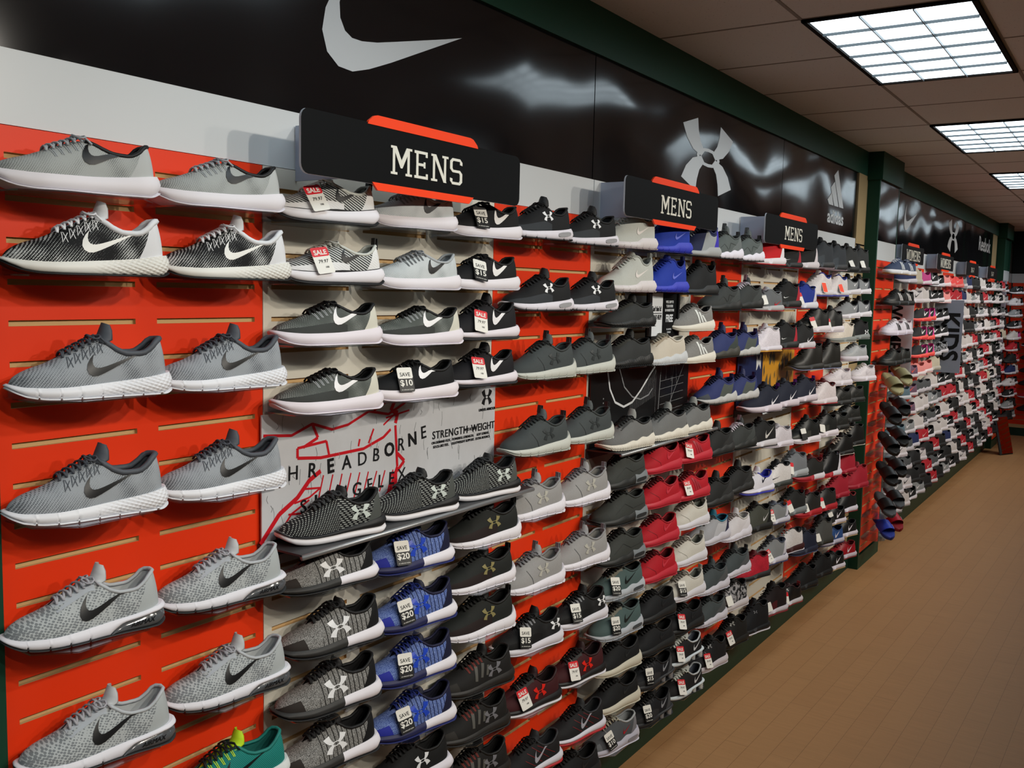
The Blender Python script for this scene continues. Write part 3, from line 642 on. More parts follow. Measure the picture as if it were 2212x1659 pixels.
    # laces
    if s.get('laces') and parts != 'tiny':
        b = MB(); NL = 6 if hi else 4; r_ = s.get('lr', .0027)
        tl = [.31 + (.515 - .31) * i / (NL - 1) for i in range(NL)]
        def lp(t, x):
            a = .021; return (x * (g.kw(t, 1) + .010), g.yu(t), g.e(t) + .0045 + .003 * (1 - x * x) - .006 * abs(x) ** 3)
        seg = (-1, -.55, 0, .55, 1) if hi else (-1, 0, 1)
        for i in range(NL - 1):
            for sg in (1, -1):
                pts = []
                for x in seg:
                    t = tl[i] + (tl[i + 1] - tl[i]) * (x * sg + 1) / 2; p = lp(t, x); pts.append((p[0], p[1], p[2] + .001 * sg))
                b.tube(pts, r_, n=5 if hi else 4, flat=.75)
        b.tube([lp(tl[0], x) for x in seg], r_, n=5, flat=.75)
        if hi and s.get('bow', True):
            t = tl[-1]; c = lp(t, .3)
            for sg, rr in ((1, .017), (-1, .014)):
                pts = [(c[0] + sg * rr * (1 - math.cos(a)) * .8, c[1] - .004 + .011 * math.sin(a) * (1 if sg > 0 else .6), c[2] + .007 * math.sin(a / 2) - sg * .0 - .010 * ((1 - math.cos(a)) / 2) ** 2) for a in [2 * math.pi * i / 9 for i in range(10)]]
                b.tube(pts, r_ * .85, n=4, flat=.75)
            b.tube([(c[0], c[1], c[2]), (c[0] + .012, c[1] + .006, c[2] + .001), (c[0] + .022, c[1] + .016, c[2] - .012)], r_ * .8, n=4)
        b.build('laces', [smat('lace', s['laces'])], root)
    # tabs
    def loop(y, z, w_, h, lean, c, nm):
        b = MB(); out = []
        pts = [(0, y, z - .012), (0, y + lean * .5 + .001, z + h * .5), (0, y + lean, z + h), (0, y + lean + .007, z + h - .001), (0, y + lean * .5 + .009, z + h * .5), (0, y + .009, z - .008)]
        b.grid([[(-w_ / 2, p[1], p[2]), (w_ / 2, p[1], p[2])] for p in pts], 0, False)
        b.grid([[(-w_ / 2, p[1] + .0022, p[2] - .0012), (w_ / 2, p[1] + .0022, p[2] - .0012)] for p in pts], 0, False)
        b.grid([[(w_ / 2, p[1] + .0022, p[2] - .0012), (w_ / 2, p[1], p[2])] for p in pts], 0, False); b.grid([[(-w_ / 2, p[1], p[2]), (-w_ / 2, p[1] + .0022, p[2] - .0012)] for p in pts], 0, False)
        b.build(nm, [smat('trim', c)], root)
    if s.get('heeltab'): loop(g.yu(.965) - .008, g.e(.97), .016, .020, .003, s['heeltab'], 'heel_tab')
    if s.get('tab'): loop(tp[-1][0] - .006, tp[-1][1] - .002, .016, .012, .004, s['tab'], 'pull_tab')
    # overlays drawn as narrow strips on the upper
    def strip(b, pts, wd, m=0, off=.0012):
        rows = []
        pp = []
        for i in range(len(pts) - 1):
            k = max(1, int(math.hypot(pts[i + 1][0] - pts[i][0], pts[i + 1][1] - pts[i][1]) / .007))
            pp += [(pts[i][0] + (pts[i + 1][0] - pts[i][0]) * j / k, pts[i][1] + (pts[i + 1][1] - pts[i][1]) * j / k) for j in range(k)]
        pp.append(pts[-1])
        for i, (y, z) in enumerate(pp):
            a_, c_ = pp[max(i - 1, 0)], pp[min(i + 1, len(pp) - 1)]; dy, dz = c_[0] - a_[0], c_[1] - a_[1]; l = math.hypot(dy, dz) or 1; ny, nz = -dz / l * wd / 2, dy / l * wd / 2
            rows.append([g.surf(y + ny, z + nz, off), g.surf(y - ny, z - nz, off)])
        b.grid(rows, m)
    if s.get('zigzag') and hi:
        b = MB(); c = s['zigzag']; N_ = 5
        for i in range(N_):
            t = .33 + .19 * i / (N_ - 1); y = g.yu(t); z = g.e(t) - .004
            strip(b, [(y, z - .001), (y - .002, z - .020), (y + .009, z - .002)], .0012)
            strip(b, [(y + .002, z - .001), (y + .007, z - .019)], .0012)
        b.build('eyestay', [smat('trim', c)], root)
    if s.get('eyestay') and hi:
        b = MB(); c = s['eyestay']
        for i in range(5):
            t = .34 + .17 * i / 4; y = g.yu(t); z = g.e(t) - .003
            strip(b, [(y - .003, z), (y + .003, z - .014)], .0016); strip(b, [(y + .001, z), (y + .006, z - .014)], .0016)
        b.build('eyestay', [smat('trim', c)], root)
    if s.get('eyerow') and hi:
        b = MB(); pts = [(g.yu(.29 + .25 * i / 8), g.e(.29 + .25 * i / 8) - .007) for i in range(9)]; strip(b, pts, .012, off=.001)
        b.build('eyestay', [smat('trim', s['eyerow'])], root)
    if s.get('lines') and hi:
        b = MB(); lc, wd, lst = s['lines']
        for l in lst: strip(b, [(g.yu(t), g.m0(t) + (g.e(t) - g.m0(t)) * v) for t, v in l], wd, off=.0010)
        b.build('overlay_line', [smat('trim', lc)], root)
    # logo
    lg = s.get('logo')
    if lg:
        kind, c = lg[0], lg[1]; b = MB(); p = lg[2] if len(lg) > 2 else {}
        if kind == 'swoosh':
            wd = p.get('w', .105); y0 = p.get('y', -.018); z0 = p.get('z', .042); sl = p.get('slope', .10); hs = p.get('h', 1.0)
            st = swoosh_strip(); st = st if hi else st[::2] + [st[-1]]
            b.grid([[g.surf(y0 + q[0] * wd, z0 + q[1] * wd * hs + sl * q[0] * wd, .0014) for q in r] for r in st])
        elif kind == 'ua':
            wd = p.get('w', .034); y0 = p.get('y', .045); z0 = p.get('z', .048); rot = p.get('rot', .10); ht = .68; wd *= 1.40
            polys = ua_polys() if hi else ua_polys()[:4] + [[(.3, .45), (.7, .45), (.7, .55), (.3, .55)]]
            for q in polys:
                pts = []
                for a_, c_ in q:
                    a2, c2 = a_ - .5, (c_ - .5) * ht; ca, sa = math.cos(rot), math.sin(rot)
                    pts.append(g.surf(y0 + (a2 * ca - c2 * sa) * wd, z0 + (a2 * sa + c2 * ca) * wd + .012, .0016))
                b.add(pts, [tuple(range(len(pts)))])
        elif kind == 'stripes3':
            y0 = p.get('y', -.01); sp = p.get('sp', .021); wd = p.get('wd', .0125)
            for i in range(3):
                ya = y0 + i * sp; t = g.tu(ya)
                zt = g.e(t) - .016; zb = g.m0(t) + .008; rows = []
                for j in range(6):
                    f = j / 5; z = zt + (zb - zt) * f; yc = ya + .024 * f
                    rows.append([g.surf(yc - wd / 2, z, .0013), g.surf(yc, z, .0013), g.surf(yc + wd / 2, z, .0013)])
                b.grid(rows)
        b.build('side_logo', [smat('logo', c)], root)
    if s.get('text') and hi:
        tx, size, ty, tz, c = s['text']; t = ty / LEN + .5
        o = put_text(tx, size, smat('logo', c), LATW(t) + flare + .0005, ty, tz, root, 'sole_lettering', bold=.0, rot=.06, shear=.3, extrude=.0004)
        o.rotation_euler = (.05, 0, .10)
    return root

def kids(o): return [c for c in CH.get(o.name, [])]
CH = {}
def index_children():
    CH.clear()
    for o in bpy.data.objects:
        if o.parent: CH.setdefault(o.parent.name, []).append(o)
def copy_tree(o):
    c = o.copy(); col.objects.link(c)
    for ch in PROTO[o.name]:
        d = ch.copy(); col.objects.link(d); d.parent = c
    return c
PROTO = {}
ONCE = {}

K_, W_ = '#151618', '#e8e6ea'
def S(base, upper, mid, out, trim, laces, logo, desc, name='running_shoe', cat='shoe', **k):
    d = dict(base=base, upper=upper, mid=mid, out=out, collar=trim, tongue=k.pop('tongue', trim), laces=laces, logo=logo, desc=desc, name=name, cat=cat, lining=k.pop('lining', trim)); d.update(k); return d
SWB = dict(w=.105, y=-.020, z=.040, slope=.10)
NT = [.15, .27, .39, .52, .65, .78, .90]
ST = dict(
 free_grey=S('free', ('perf2', '#a9adab', '#6d716f'), '#e3dfe4', '#d9d5dc', K_, '#a3a8ad', ('swoosh', K_, dict(w=.112, y=.0, z=.050, slope=.14)), 'light grey mesh running shoe with black tick logo', counter='#b9bcbb', lining=K_, tongue='#9a9ea0', eyestay='#a9adb0'),
 lunar_bw=S('run', ('perf', '#101113', '#d8dad8'), '#e4e3dc', '#17181a', '#dfe2e6', '#e6e9ee', ('swoosh', '#e9e9e4', SWB), 'black mesh running shoe with white tick and collar', counter='#dedfe2', zigzag='#e6e6e6', cr=.006, diamond=1),
 lunar_grey=S('run', ('perf', '#9ba1a7', '#4b5056'), '#e6e8ee', '#dcdde2', '#4b5058', '#464a52', ('swoosh', K_, SWB), 'grey mesh running shoe with black tick, slate collar', zigzag='#484d55', notch=NT, cr=.006, diamond=1),
 airmax_grey=S('run', ('hex', '#b4babc', '#7a8084'), '#e2e2ea', '#2a2c2e', '#b4babf', '#a9a9b0', ('swoosh', '#17181a', dict(w=.118, y=-.022, z=.038, slope=.24)), 'pale grey knit running shoe with black tick, clear heel', counter='#aeb5b7', tongue='#c3c6c9', lining='#b7bdbf', unit=('full', '#55585c'), eyerow='#b3bac2', notch=[.12, .24, .36, .48], text=('AIRMAX', .013, .094, .017, '#101113'), cr=.004),
 teal=S('run', ('ribs', '#1c8b83', '#176f69'), '#dfe6e6', '#2fb2ac', '#177a72', '#14181a', ('swoosh', '#0f1a1a', SWB), 'teal knit running shoe with yellow and black laces', tongue='#c9f028', eyestay='#c9f028', lining='#0f5e58'),
 tiger=S('free', ('stripes', '#c9cbc8', '#17181a'), [(0, .36, '#e6e4e8'), (.36, 1, '#e6e3e8')], K_, '#c9ccc4', '#c3c3ba', ('swoosh', K_, dict(w=.09, y=.012, z=.052, slope=.12)), 'black and white striped trainer with white toe', name='training_shoe', overlay='#e5e5e5', ov='low', counter='#e4e4e2', lines=(K_, .005, [[(.02, .06), (.3, .05), (.55, .10), (.75, .06), (.98, .06)]]), heeltab=K_, oh=.007),
 flex_white=S('free', ('perf2', '#c7cccd', '#8c9497'), '#e6e1e6', '#c9c5cb', '#a6abae', '#8f9296', ('swoosh', K_, dict(w=.098, y=.018, z=.040, slope=.22, h=1.2)), 'white mesh running shoe with black tick on heel', counter='#c3c9ca', eyestay='#55585c'),
 flex_black=S('free', ('plain', '#141416', '#141416'), '#e6e1e6', '#c9c5cb', '#101012', '#0e0e10', ('swoosh', '#eceae8', dict(w=.100, y=.020, z=.038, slope=.20, h=1.35)), 'black running shoe with white tick and white sole'),
 free_dark=S('free', ('perf2', '#4f5450', '#8b908c'), '#e6dfe6', '#ddd6dd', '#0f1012', '#0d0e10', ('swoosh', '#f0eff0', dict(w=.112, y=-.005, z=.046, slope=.16)), 'dark heathered running shoe with white tick, cream heel', counter='#d4d2c4', eyestay='#b5b9bb', overlay='#3a3d3b', ov='low'),
 pegasus=S('run', ('plain', '#17161a', '#17161a'), '#e4dde4', '#232528', '#15151a', '#101013', ('swoosh', '#eeecee', dict(w=.090, y=.022, z=.040, slope=.34, h=1.55)), 'black running shoe with white tick and dark outsole', lines=('#2b2b30', .0014, [[(.4, .8), (.42, .3)], [(.47, .8), (.49, .35)], [(.35, .7), (.36, .3)]]), oh=.008),
 free_black=S('free', ('plain', '#121315', '#121315'), '#e6dfe4', '#ddd6dd', '#0f1012', '#0d0e10', ('swoosh', '#f0eff0', dict(w=.100, y=.000, z=.052, slope=.26)), 'plain black running shoe with white tick', eyestay='#0d0d0f'),
 sling=S('run', ('dash', '#121315', '#b9bdb8'), [(0, 1, K_)], '#e4e2e6', '#141517', '#303234', ('ua', '#c9d2cc', dict(w=.040, y=.062, z=.050, rot=.05)), 'black running shoe with white dashes, silver crossed-arcs logo', oh=.016, counter='#4e524f', lr=.0034, tt=.128),
 charged_grey=S('run', ('heather', '#a3a3a1', '#43423f'), [(0, .58, '#2c2c2b'), (.58, 1, '#e8e5ec')], '#1f2022', '#111214', '#18191b', ('ua', '#eef0f2', dict(w=.046, y=.005, z=.048)), 'heathered grey running shoe with white crossed-arcs logo', counter='#111214', toecap='#2e2926', lining='#0b0b0d', tongue='#141416', lr=.0036, tt=.124, flare=.006),
 charged_blue=S('run', ('heather', '#7f95cb', '#2b428a'), [(0, .58, '#20234e'), (.58, 1, '#e8e5ec')], '#222a66', '#141738', '#1c2d78', ('ua', '#2347c0', dict(w=.046, y=.008, z=.050)), 'heathered blue running shoe with blue crossed-arcs logo', counter='#171a36', toecap='#262f9a', lining='#101225', tongue='#1b2038', tt=.124, flare=.006),
 drift_black=S('drift', ('plain', '#1f2220', '#1f2220'), '#e9e6ec', '#dcd9df', '#121314', '#0e0f10', ('ua', '#8d8458', dict(w=.038, y=.022, z=.056)), 'black sock-like running shoe with white wavy sole', overlay='#241a19', ov='low', heeltab='#101112', notch=NT, lining='#0a0a0b'),
 micro=S('run', ('plain', '#1b1a19', '#1b1a19'), '#23211f', '#141414', '#0f0f0f', '#0f0d0c', ('ua', '#75757a', dict(w=.040, y=.052, z=.046)), 'black running shoe with grey side bars and logo', lines=('#55544f', .010, [[(.42, .25), (.44, .78)], [(.50, .28), (.53, .76)], [(.58, .3), (.6, .72)]]), eyestay='#8a2a1a', oh=.006, toecap='#302e2b'),
 ua_white_heel=S('run', ('ribs', '#1a1c1d', '#0e0f10'), [(0, .5, '#161616'), (.5, 1, '#e3dfe8')], '#1b1b1b', '#101112', '#0d0e10', ('ua', '#e8ebee', dict(w=.038, y=.030, z=.050)), 'black running shoe with chunky white heel sole', flare=.008),
 speed=S('run', ('plain', '#18191b', '#18191b'), '#e3dfe8', '#17181a', '#121315', '#101113', ('ua', '#eef0f2', dict(w=.032, y=.018, z=.062)), 'charcoal and black running shoe with small white logo', overlay='#34383c', ov='low', notch=[.2, .35, .5, .8, .9], unit=('win', '#a7a7aa'), bow=True),
 drift_dgrey=S('drift', ('plain', '#43494a', '#43494a'), '#c8cbc3', '#b5b8b0', '#333838', '#262a2a', ('ua', '#34393a', dict(w=.040, y=.028, z=.052)), 'dark grey-green sock-like shoe with pale sole', heeltab='#2a2c2d', tab='#2a2c2d', lines=('#1f2222', .0016, [[(.34, .72), (.40, .3), (.42, .02)]]), tongue='#474d4e', notch=NT),
 drift_grey=S('drift', ('plain', '#9b9a99', '#9b9a99'), '#e9e6ee', '#dcd9e0', '#8b8b8c', '#77767a', ('ua', '#b9b7ad', dict(w=.040, y=.028, z=.052)), 'light grey sock-like shoe with white wavy sole', heeltab='#858488', tab='#7b7a7e', lines=('#4a4a4c', .0016, [[(.34, .72), (.40, .3), (.42, .02)]]), tongue='#9b9b9d', lining='#8d8b86', notch=NT),
 ua_heel=S('run', ('perf2', '#151617', '#2c2d2f'), '#dcdae2', '#cfcdd6', '#0d0e0f', '#0c0d0e', ('ua', '#eceef0', dict(w=.032, y=.098, z=.056)), 'black running shoe with white logo on the heel', eyestay='#a8abb0', overlay='#0e0f10', ov='low'),
 maroon=S('run', ('plain', '#40171b', '#40171b'), '#17181a', '#d9d7de', '#2a1012', '#0f0f10', ('ua', '#e0281e', dict(w=.042, y=.030, z=.046)), 'maroon running shoe with red crossed-arcs logo', oh=.009, lining='#1a0a0b', eyerow='#15100f'),
 redblk=S('run', ('plain', '#1c1c1e', '#1c1c1e'), '#dbdae4', '#b3202a', '#2a2c2f', '#0f0f10', ('swoosh', '#a9a9b4', dict(w=.082, y=-.005, z=.036, slope=.38, h=1.25)), 'black running shoe with grey tick and red sole accents', lines=('#8a1f24', .0014, [[(.40, .8), (.62, .15)], [(.48, .85), (.74, .2)], [(.56, .85), (.84, .3)], [(.35, .6), (.5, .1)]]), oh=.010),
 presto_white=S('presto', ('plain', '#c3c6bf', '#c3c6bf'), '#ddd7d8', '#9c8f90', '#a6aaa4', '#b9bcb6', ('swoosh', '#e9e3de', dict(w=.078, y=.012, z=.052, slope=.16)), 'white slip-on style running shoe', heeltab='#b3b7b1', notch=NT, flare=.006, bow=True),
 presto_blue=S('presto', ('plain', '#1f3aa6', '#1f3aa6'), '#3a43c0', '#22267a', '#1b2b86', '#1a2f92', ('swoosh', '#6f7be0', dict(w=.070, y=.02, z=.052, slope=.16)), 'royal blue slip-on style running shoe', heeltab='#182470', notch=NT, flare=.006),
 presto_grey=S('presto', ('plain', '#1b2447', '#1b2447'), '#a8aaa9', '#1c1d1f', '#1c2550', '#9aa0a4', None, 'navy running shoe with grey cage and purple heel', counter='#3f35b0', overlay='#9ba0a1', ov='mid', heeltab='#20245a', flare=.006),
 presto_black=S('presto', ('ribs', '#202122', '#0e0f10'), '#262728', '#141516', '#0e0f10', '#0c0d0e', None, 'all-black slip-on style running shoe', heeltab='#101112', flare=.006),
 bounce_dark=S('huar', ('ribs', '#3d4040', '#1b1c1c'), '#1d1e1e', '#141515', '#161717', '#0e0f0f', None, 'dark grey ribbed running shoe with black sole', eyerow='#33342f', tt=.150, notch=[.1 + .04 * i for i in range(20)]),
 bounce_cream=S('huar', ('ribs', '#dbd3c4', '#b9b0a0'), '#c9cdd0', '#b9bdc0', '#cfc9bb', '#8f8a7c', None, 'cream ribbed running shoe with pale sole', eyerow='#a89a86', tt=.12, notch=[.1 + .04 * i for i in range(20)]),
 bounce_grey=S('huar', ('ribs', '#868786', '#4b4d4d'), '#e2ddd0', '#cfcabd', '#1b1c1d', '#101112', None, 'grey ribbed running shoe with cream sole on display ledge', lining='#0e0f10', tongue='#8d8f8b', eyerow='#393b3b', lines=('#1b1c1d', .012, [[(.93, .10), (.99, .12)]]), notch=[.1 + .04 * i for i in range(20)]),
 nmd=S('roshe', ('melange', '#93928f', '#73726f'), '#e2ddd0', '#d2cdc0', '#8d8b88', '#5e5c59', ('stripes3', '#e2e5e2', dict(y=.002)), 'grey knit sneaker with three white stripes, white sole blocks', lining='#17181a', tongue='#8a8885', overlay=None, heeltab=None),
 am_dark=S('huar', ('plain', '#3a3d3a', '#3a3d3a'), [(0, .68, '#262827'), (.68, 1, '#7c8286')], '#1b1c1c', '#303331', '#0f1010', None, 'dark charcoal sneaker with grey air heel', lines=('#242625', .0016, [[(.3, .35), (.5, .55), (.66, .3), (.9, .35)]]), unit=('win', '#35383a'), toecap='#353836', tt=.132),
 am_teal=S('huar', ('plain', '#4c605f', '#4c605f'), '#b3b9c0', '#a5abb2', '#3d4c4c', '#101112', ('swoosh', '#1d2222', dict(w=.072, y=.012, z=.048, slope=.22, h=1.2)), 'teal-grey sneaker with black tick and pale sole', eyerow='#6c6a5c', lining='#141516', unit=('win', '#4b5054'), tt=.128, notch=NT),
 am_greyred=S('huar', ('plain', '#52565a', '#52565a'), '#bfbecb', '#d1d0dc', '#a5a9ab', '#b3b09e', ('swoosh', '#b01a2c', dict(w=.045, y=.035, z=.050, slope=.3, h=1.3)), 'grey sneaker with cream laces and red accent', lining='#9ba0a2', toecap='#6d7277', counter='#7c7b80', unit=('win', '#8a8a92'), tt=.120),
 roshe_red=S('roshe', ('plain', '#b21524', '#b21524'), '#c02a3a', '#a81f2e', '#a11322', '#4e0a10', ('swoosh', '#c93a47', dict(w=.060, y=.028, z=.048, slope=.14, h=1.4)), 'all-red low sneaker with thick red sole', lines=('#6e0a14', .0014, [[(.28, .8), (.42, .25), (.44, .02)]]), lining='#5e0a12'),
 adi_red=S('roshe', ('plain', '#b81727', '#b81727'), '#c32b3a', '#a81f2e', '#a81525', '#5e0a12', ('stripes3', '#a8323c', dict(y=.0, sp=.018)), 'all-red sneaker with three tonal side stripes', lining='#5e0a12'),
 roshe_white=S('roshe', ('plain', '#cfccc2', '#cfccc2'), '#d9d7de', '#cfcbd0', '#c3c1b8', '#8d8780', None, 'white low sneaker with thick white sole', heeltab='#c6c6bf', lining='#7f847c', lines=('#8f8c84', .0012, [[(.28, .8), (.42, .25), (.44, .02)]])),
 roshe_black=S('roshe', ('plain', '#16181b', '#16181b'), '#1f2122', '#141516', '#121315', '#0c0d0e', ('swoosh', '#232629', dict(w=.055, y=.03, z=.048, slope=.14, h=1.4)), 'all-black low sneaker with black sole', lining='#08090a'),
 roshe_cream=S('roshe', ('plain', '#16181a', '#16181a'), '#cfcab8', '#bfb9a6', '#121315', '#0c0d0e', ('swoosh', '#272b2d', dict(w=.05, y=.03, z=.05, slope=.2, h=1.4)), 'black low sneaker with cream sole', lining='#08090a'),
 shox_dark=S('run', ('plain', '#17191e', '#17191e'), '#26282b', '#1a1b1d', '#121316', '#0c0d0f', ('swoosh', '#8d9096', dict(w=.060, y=.05, z=.044, slope=.5, h=1.3)), 'black running shoe with silver heel columns', shox='#9fa3a8', overlay='#2b2c2e', ov='low', counter='#45474a', eyestay='#33363a'),
 shox_bw=S('run', ('plain', '#18181a', '#18181a'), '#c9d3d8', '#141516', '#b5babd', '#c6cac4', ('swoosh', '#c9cbce', dict(w=.060, y=.055, z=.040, slope=.4, h=1.2)), 'black running shoe with white laces and white heel columns', shox='#dbe6ea', lr=.0048, lining='#5c6370', tongue='#c3c8c6'),
 huar_grey=S('huar', ('plain', '#5a615f', '#5a615f'), '#e9e4ee', '#2a2a2c', '#4e5453', '#2b2e2e', None, 'grey-green sneaker with heel strap and white sole', overlay='#6b7170', ov='heel', heeltab='#33383a', tab='#4b5154', lines=('#2c3030', .0018, [[(.3, .4), (.42, .5), (.52, .15)], [(.55, .2), (.6, .55), (.75, .5)]]), notch=NT),
 huar_dark=S('huar', ('plain', '#373a39', '#373a39'), '#232524', '#161717', '#2c2f2f', '#0f1010', None, 'dark charcoal sneaker with heel strap', overlay='#434746', ov='heel', tab='#2a2b2b', lines=('#161818', .0018, [[(.3, .4), (.42, .5), (.52, .15)], [(.55, .2), (.6, .55), (.75, .5)]])),
 huar_wlace=S('huar', ('plain', '#343736', '#343736'), '#262827', '#161717', '#242626', '#c9c3cb', None, 'dark charcoal sneaker with white laces', overlay='#404443', ov='heel', tab='#8d7b84', lr=.0036, lining='#101111'),
 huar_blue=S('huar', ('plain', '#2c3566', '#2c3566'), [(0, .5, '#b9b8b6'), (.5, 1, '#bfbebc')], '#2b2d2a', '#1a2050', '#141838', None, 'navy sneaker with olive-grey cage and pale sole', overlay='#4f5550', ov='mid', tab='#1d2352', heeltab='#1d2352', toecap='#454a50', notch=NT),
 huar_navy=S('huar', ('plain', '#2e3868', '#2e3868'), '#403f39', '#22221f', '#1a2050', '#141838', None, 'navy sneaker with dark sole and tall tongue loop', overlay='#3c4440', ov='heel', tab='#15183c', heeltab='#15183c'),
 huar_slate=S('huar', ('plain', '#434b4d', '#434b4d'), '#cfccd6', '#b9b6c0', '#3d4446', '#23282a', None, 'slate grey sneaker with white sculpted sole', overlay='#525557', ov='heel', tab='#3a3f42', heeltab='#33383a', notch=NT),
 huar_black=S('huar', ('plain', '#222323', '#222323'), '#2b2c2c', '#161717', '#191a1a', '#0c0d0d', None, 'all-black sneaker with heel strap', overlay='#303131', ov='heel', tt=.155),
 huar_white=S('huar', ('plain', '#d3cfd2', '#d3cfd2'), '#d9d6df', '#cfccd6', '#bfbdb8', '#8e8580', None, 'white sneaker with white heel strap', overlay='#dad7dc', ov='heel', tongue='#cbc9cc', notch=NT),
 huar_teal=S('huar', ('plain', '#a2a3a8', '#a2a3a8'), '#cdcbd4', '#b5b3bd', '#1d6c86', '#3e3c3c', None, 'grey sneaker with teal tongue and toe panel', overlay='#b9babf', ov='mid', lining='#1a3c58', toecap='#9a9ba0', counter='#2b2c48'),
 ball_red=S('mid', ('plain', '#c81620', '#c81620'), '#e3dce0', '#c4202a', '#5a060a', '#4a0508', ('swoosh', K_, dict(w=.04, y=.085, z=.018, slope=.3, h=1.2)), 'bright red basketball shoe with white heel', name='basketball_shoe', counter='#e6dfe2'),
 ball_black=S('mid', ('plain', '#161718', '#161718'), '#1e2020', '#8e1a22', '#161718', '#0e0f10', ('swoosh', '#d9dadb', dict(w=.05, y=-.03, z=.05, slope=.0, h=.5)), 'black basketball shoe with red heel stripe', name='basketball_shoe', overlay='#202222', ov='mud', counter='#b02434'),
 ball_bw=S('mid', ('plain', '#161718', '#161718'), '#dad3d8', '#5a5a5c', '#101112', '#0e0f10', ('swoosh', K_, dict(w=.04, y=.09, z=.02, slope=.3, h=1.2)), 'black basketball shoe with white heel', name='basketball_shoe', counter='#ddd5da'),
 ball_grey=S('mid', ('plain', '#66696b', '#66696b'), '#b1afb0', '#c02030', '#7e8284', '#3f4244', ('swoosh', '#c2202e', dict(w=.055, y=.05, z=.03, slope=.3, h=1.3)), 'grey basketball shoe with red tick', name='basketball_shoe', tongue='#a9adb0'),
 ball_blue=S('mid', ('plain', '#1c3592', '#1c3592'), '#dadbe4', '#2a2c50', '#172a78', '#14246a', ('swoosh', '#6a6c78', dict(w=.045, y=.08, z=.025, slope=.3, h=1.2)), 'blue basketball shoe with white heel', name='basketball_shoe', counter='#cfcbd6'),
 ball_sw=S('mid', ('plain', '#1d1e1f', '#1d1e1f'), '#cbc6cc', '#b02430', '#151617', '#0e0f10', ('swoosh', '#e6e3e8', dict(w=.06, y=.055, z=.026, slope=.4, h=1.4)), 'black basketball shoe with white tick near heel', name='basketball_shoe'),
 ball_sw_plain=S('mid', ('plain', '#1a1b1c', '#1a1b1c'), '#cfcbd0', '#26272a', '#131415', '#0c0d0e', ('swoosh', '#d2cfca', dict(w=.075, y=.03, z=.04, slope=.35, h=1.5)), 'black basketball shoe with large white tick', name='basketball_shoe'),
 white_gum=S('high', ('leather', '#ddd6dd', '#ddd6dd'), '#d8d2da', '#cf9a3a', '#c6c3c6', '#c9c6c6', None, 'white high-top basketball shoe with gum outsole', name='high_top_shoe', lines=('#c3b9c4', .003, [[(.55, .1), (.7, .45), (.85, .5)]]), oh=.008),
 boot_grey=S('high', ('plain', '#34393f', '#34393f'), '#2b2d30', '#bfa9b2', '#15161a', '#0e0f12', None, 'charcoal high-top shoe with shiny black collar', name='high_top_shoe', overlay='#40474e', ov='low', lines=('#1a1c20', .002, [[(.2, .3), (.4, .5), (.6, .2)], [(.6, .8), (.85, .2)]])),
 boot_black=S('high', ('plain', '#2d2f2f', '#2d2f2f'), '#1d1f1f', '#141515', '#232424', '#141515', None, 'black high-top shoe with white midfoot tag', name='high_top_shoe', overlay='#313433', ov='low'),
 jord_wb=S('mid', ('leather', '#e0dadb', '#e0dadb'), '#dcd8de', '#3a3f98', '#2c3a9a', '#8d8684', None, 'white basketball shoe with blue collar and sole', name='basketball_shoe', toecap='#e3dede', overlay='#e0dadb', ov='low', tongue='#d7d0d0', oh=.009),
 metcon=S('run', ('ribs', '#9b9ea0', '#6c6f72'), '#ddd9de', '#cfcbd0', '#101112', '#0e0f10', ('swoosh', '#e6e4e8', dict(w=.045, y=.055, z=.05, slope=.5, h=1.3)), 'grey ribbed trainer with black collar and white sole', name='training_shoe', counter='#3c3e46'),
 jord_tag=S('mid', ('leather', '#242625', '#242625'), '#e0d8de', '#cfc8ce', '#161717', '#0e0f10', None, 'black basketball shoe with tall white sole', name='basketball_shoe', overlay='#3c3d38', ov='low', tt=.16, flare=.005),
 jord_cream=S('mid', ('leather', '#ddd3c6', '#ddd3c6'), [(0, 1, '#868b88')], '#d2cec2', '#cfc6b9', '#bfb0a4', None, 'cream basketball shoe with grey-green midsole', name='basketball_shoe', counter='#3c403c'),
 ua_grey_sole=S('mid', ('plain', '#111214', '#111214'), '#868c8a', '#7a807e', '#0d0e10', '#0b0c0e', ('ua', '#dfe2e4', dict(w=.035, y=.09, z=.04)), 'black basketball shoe with grey sole, white logo', name='basketball_shoe'),
 jord_gold=S('high', ('leather', '#242320', '#242320'), '#2a2a28', '#9aa2c6', '#141414', '#0e0e0e', None, 'black high-top shoe with gold lettering', name='high_top_shoe', lines=('#8d7a4a', .006, [[(.62, .45), (.66, .75)]])),
 af_grey=S('flat', ('leather', '#a5a8aa', '#a5a8aa'), '#cfc9d2', '#c6c0c9', '#9a9da0', '#3c3e40', None, 'light grey low leather sneaker', name='low_sneaker', eyestay='#7f8284', lining='#707477'),
 af_white=S('flat', ('leather', '#d9d2d6', '#d9d2d6'), '#dad3da', '#cfc8cf', '#cdc6ca', '#b3ac9c', ('swoosh', '#cbc4c9', dict(w=.085, y=.0, z=.04, slope=.12)), 'all-white low leather sneaker', name='low_sneaker'),
 af_black=S('flat', ('leather', '#262725', '#262725'), '#242524', '#1a1b1a', '#1c1d1c', '#101110', ('swoosh', '#30312f', dict(w=.085, y=.0, z=.04, slope=.12)), 'all-black low leather sneaker', name='low_sneaker'),
 jord_wr=S('mid', ('leather', '#ddd3d5', '#ddd3d5'), '#d9cfd3', '#b5202c', '#5a0e14', '#c9c0c2', None, 'white basketball shoe with dark red collar', name='basketball_shoe', lines=('#1e1e20', .006, [[(.5, .5), (.66, .4), (.72, .2)]])),
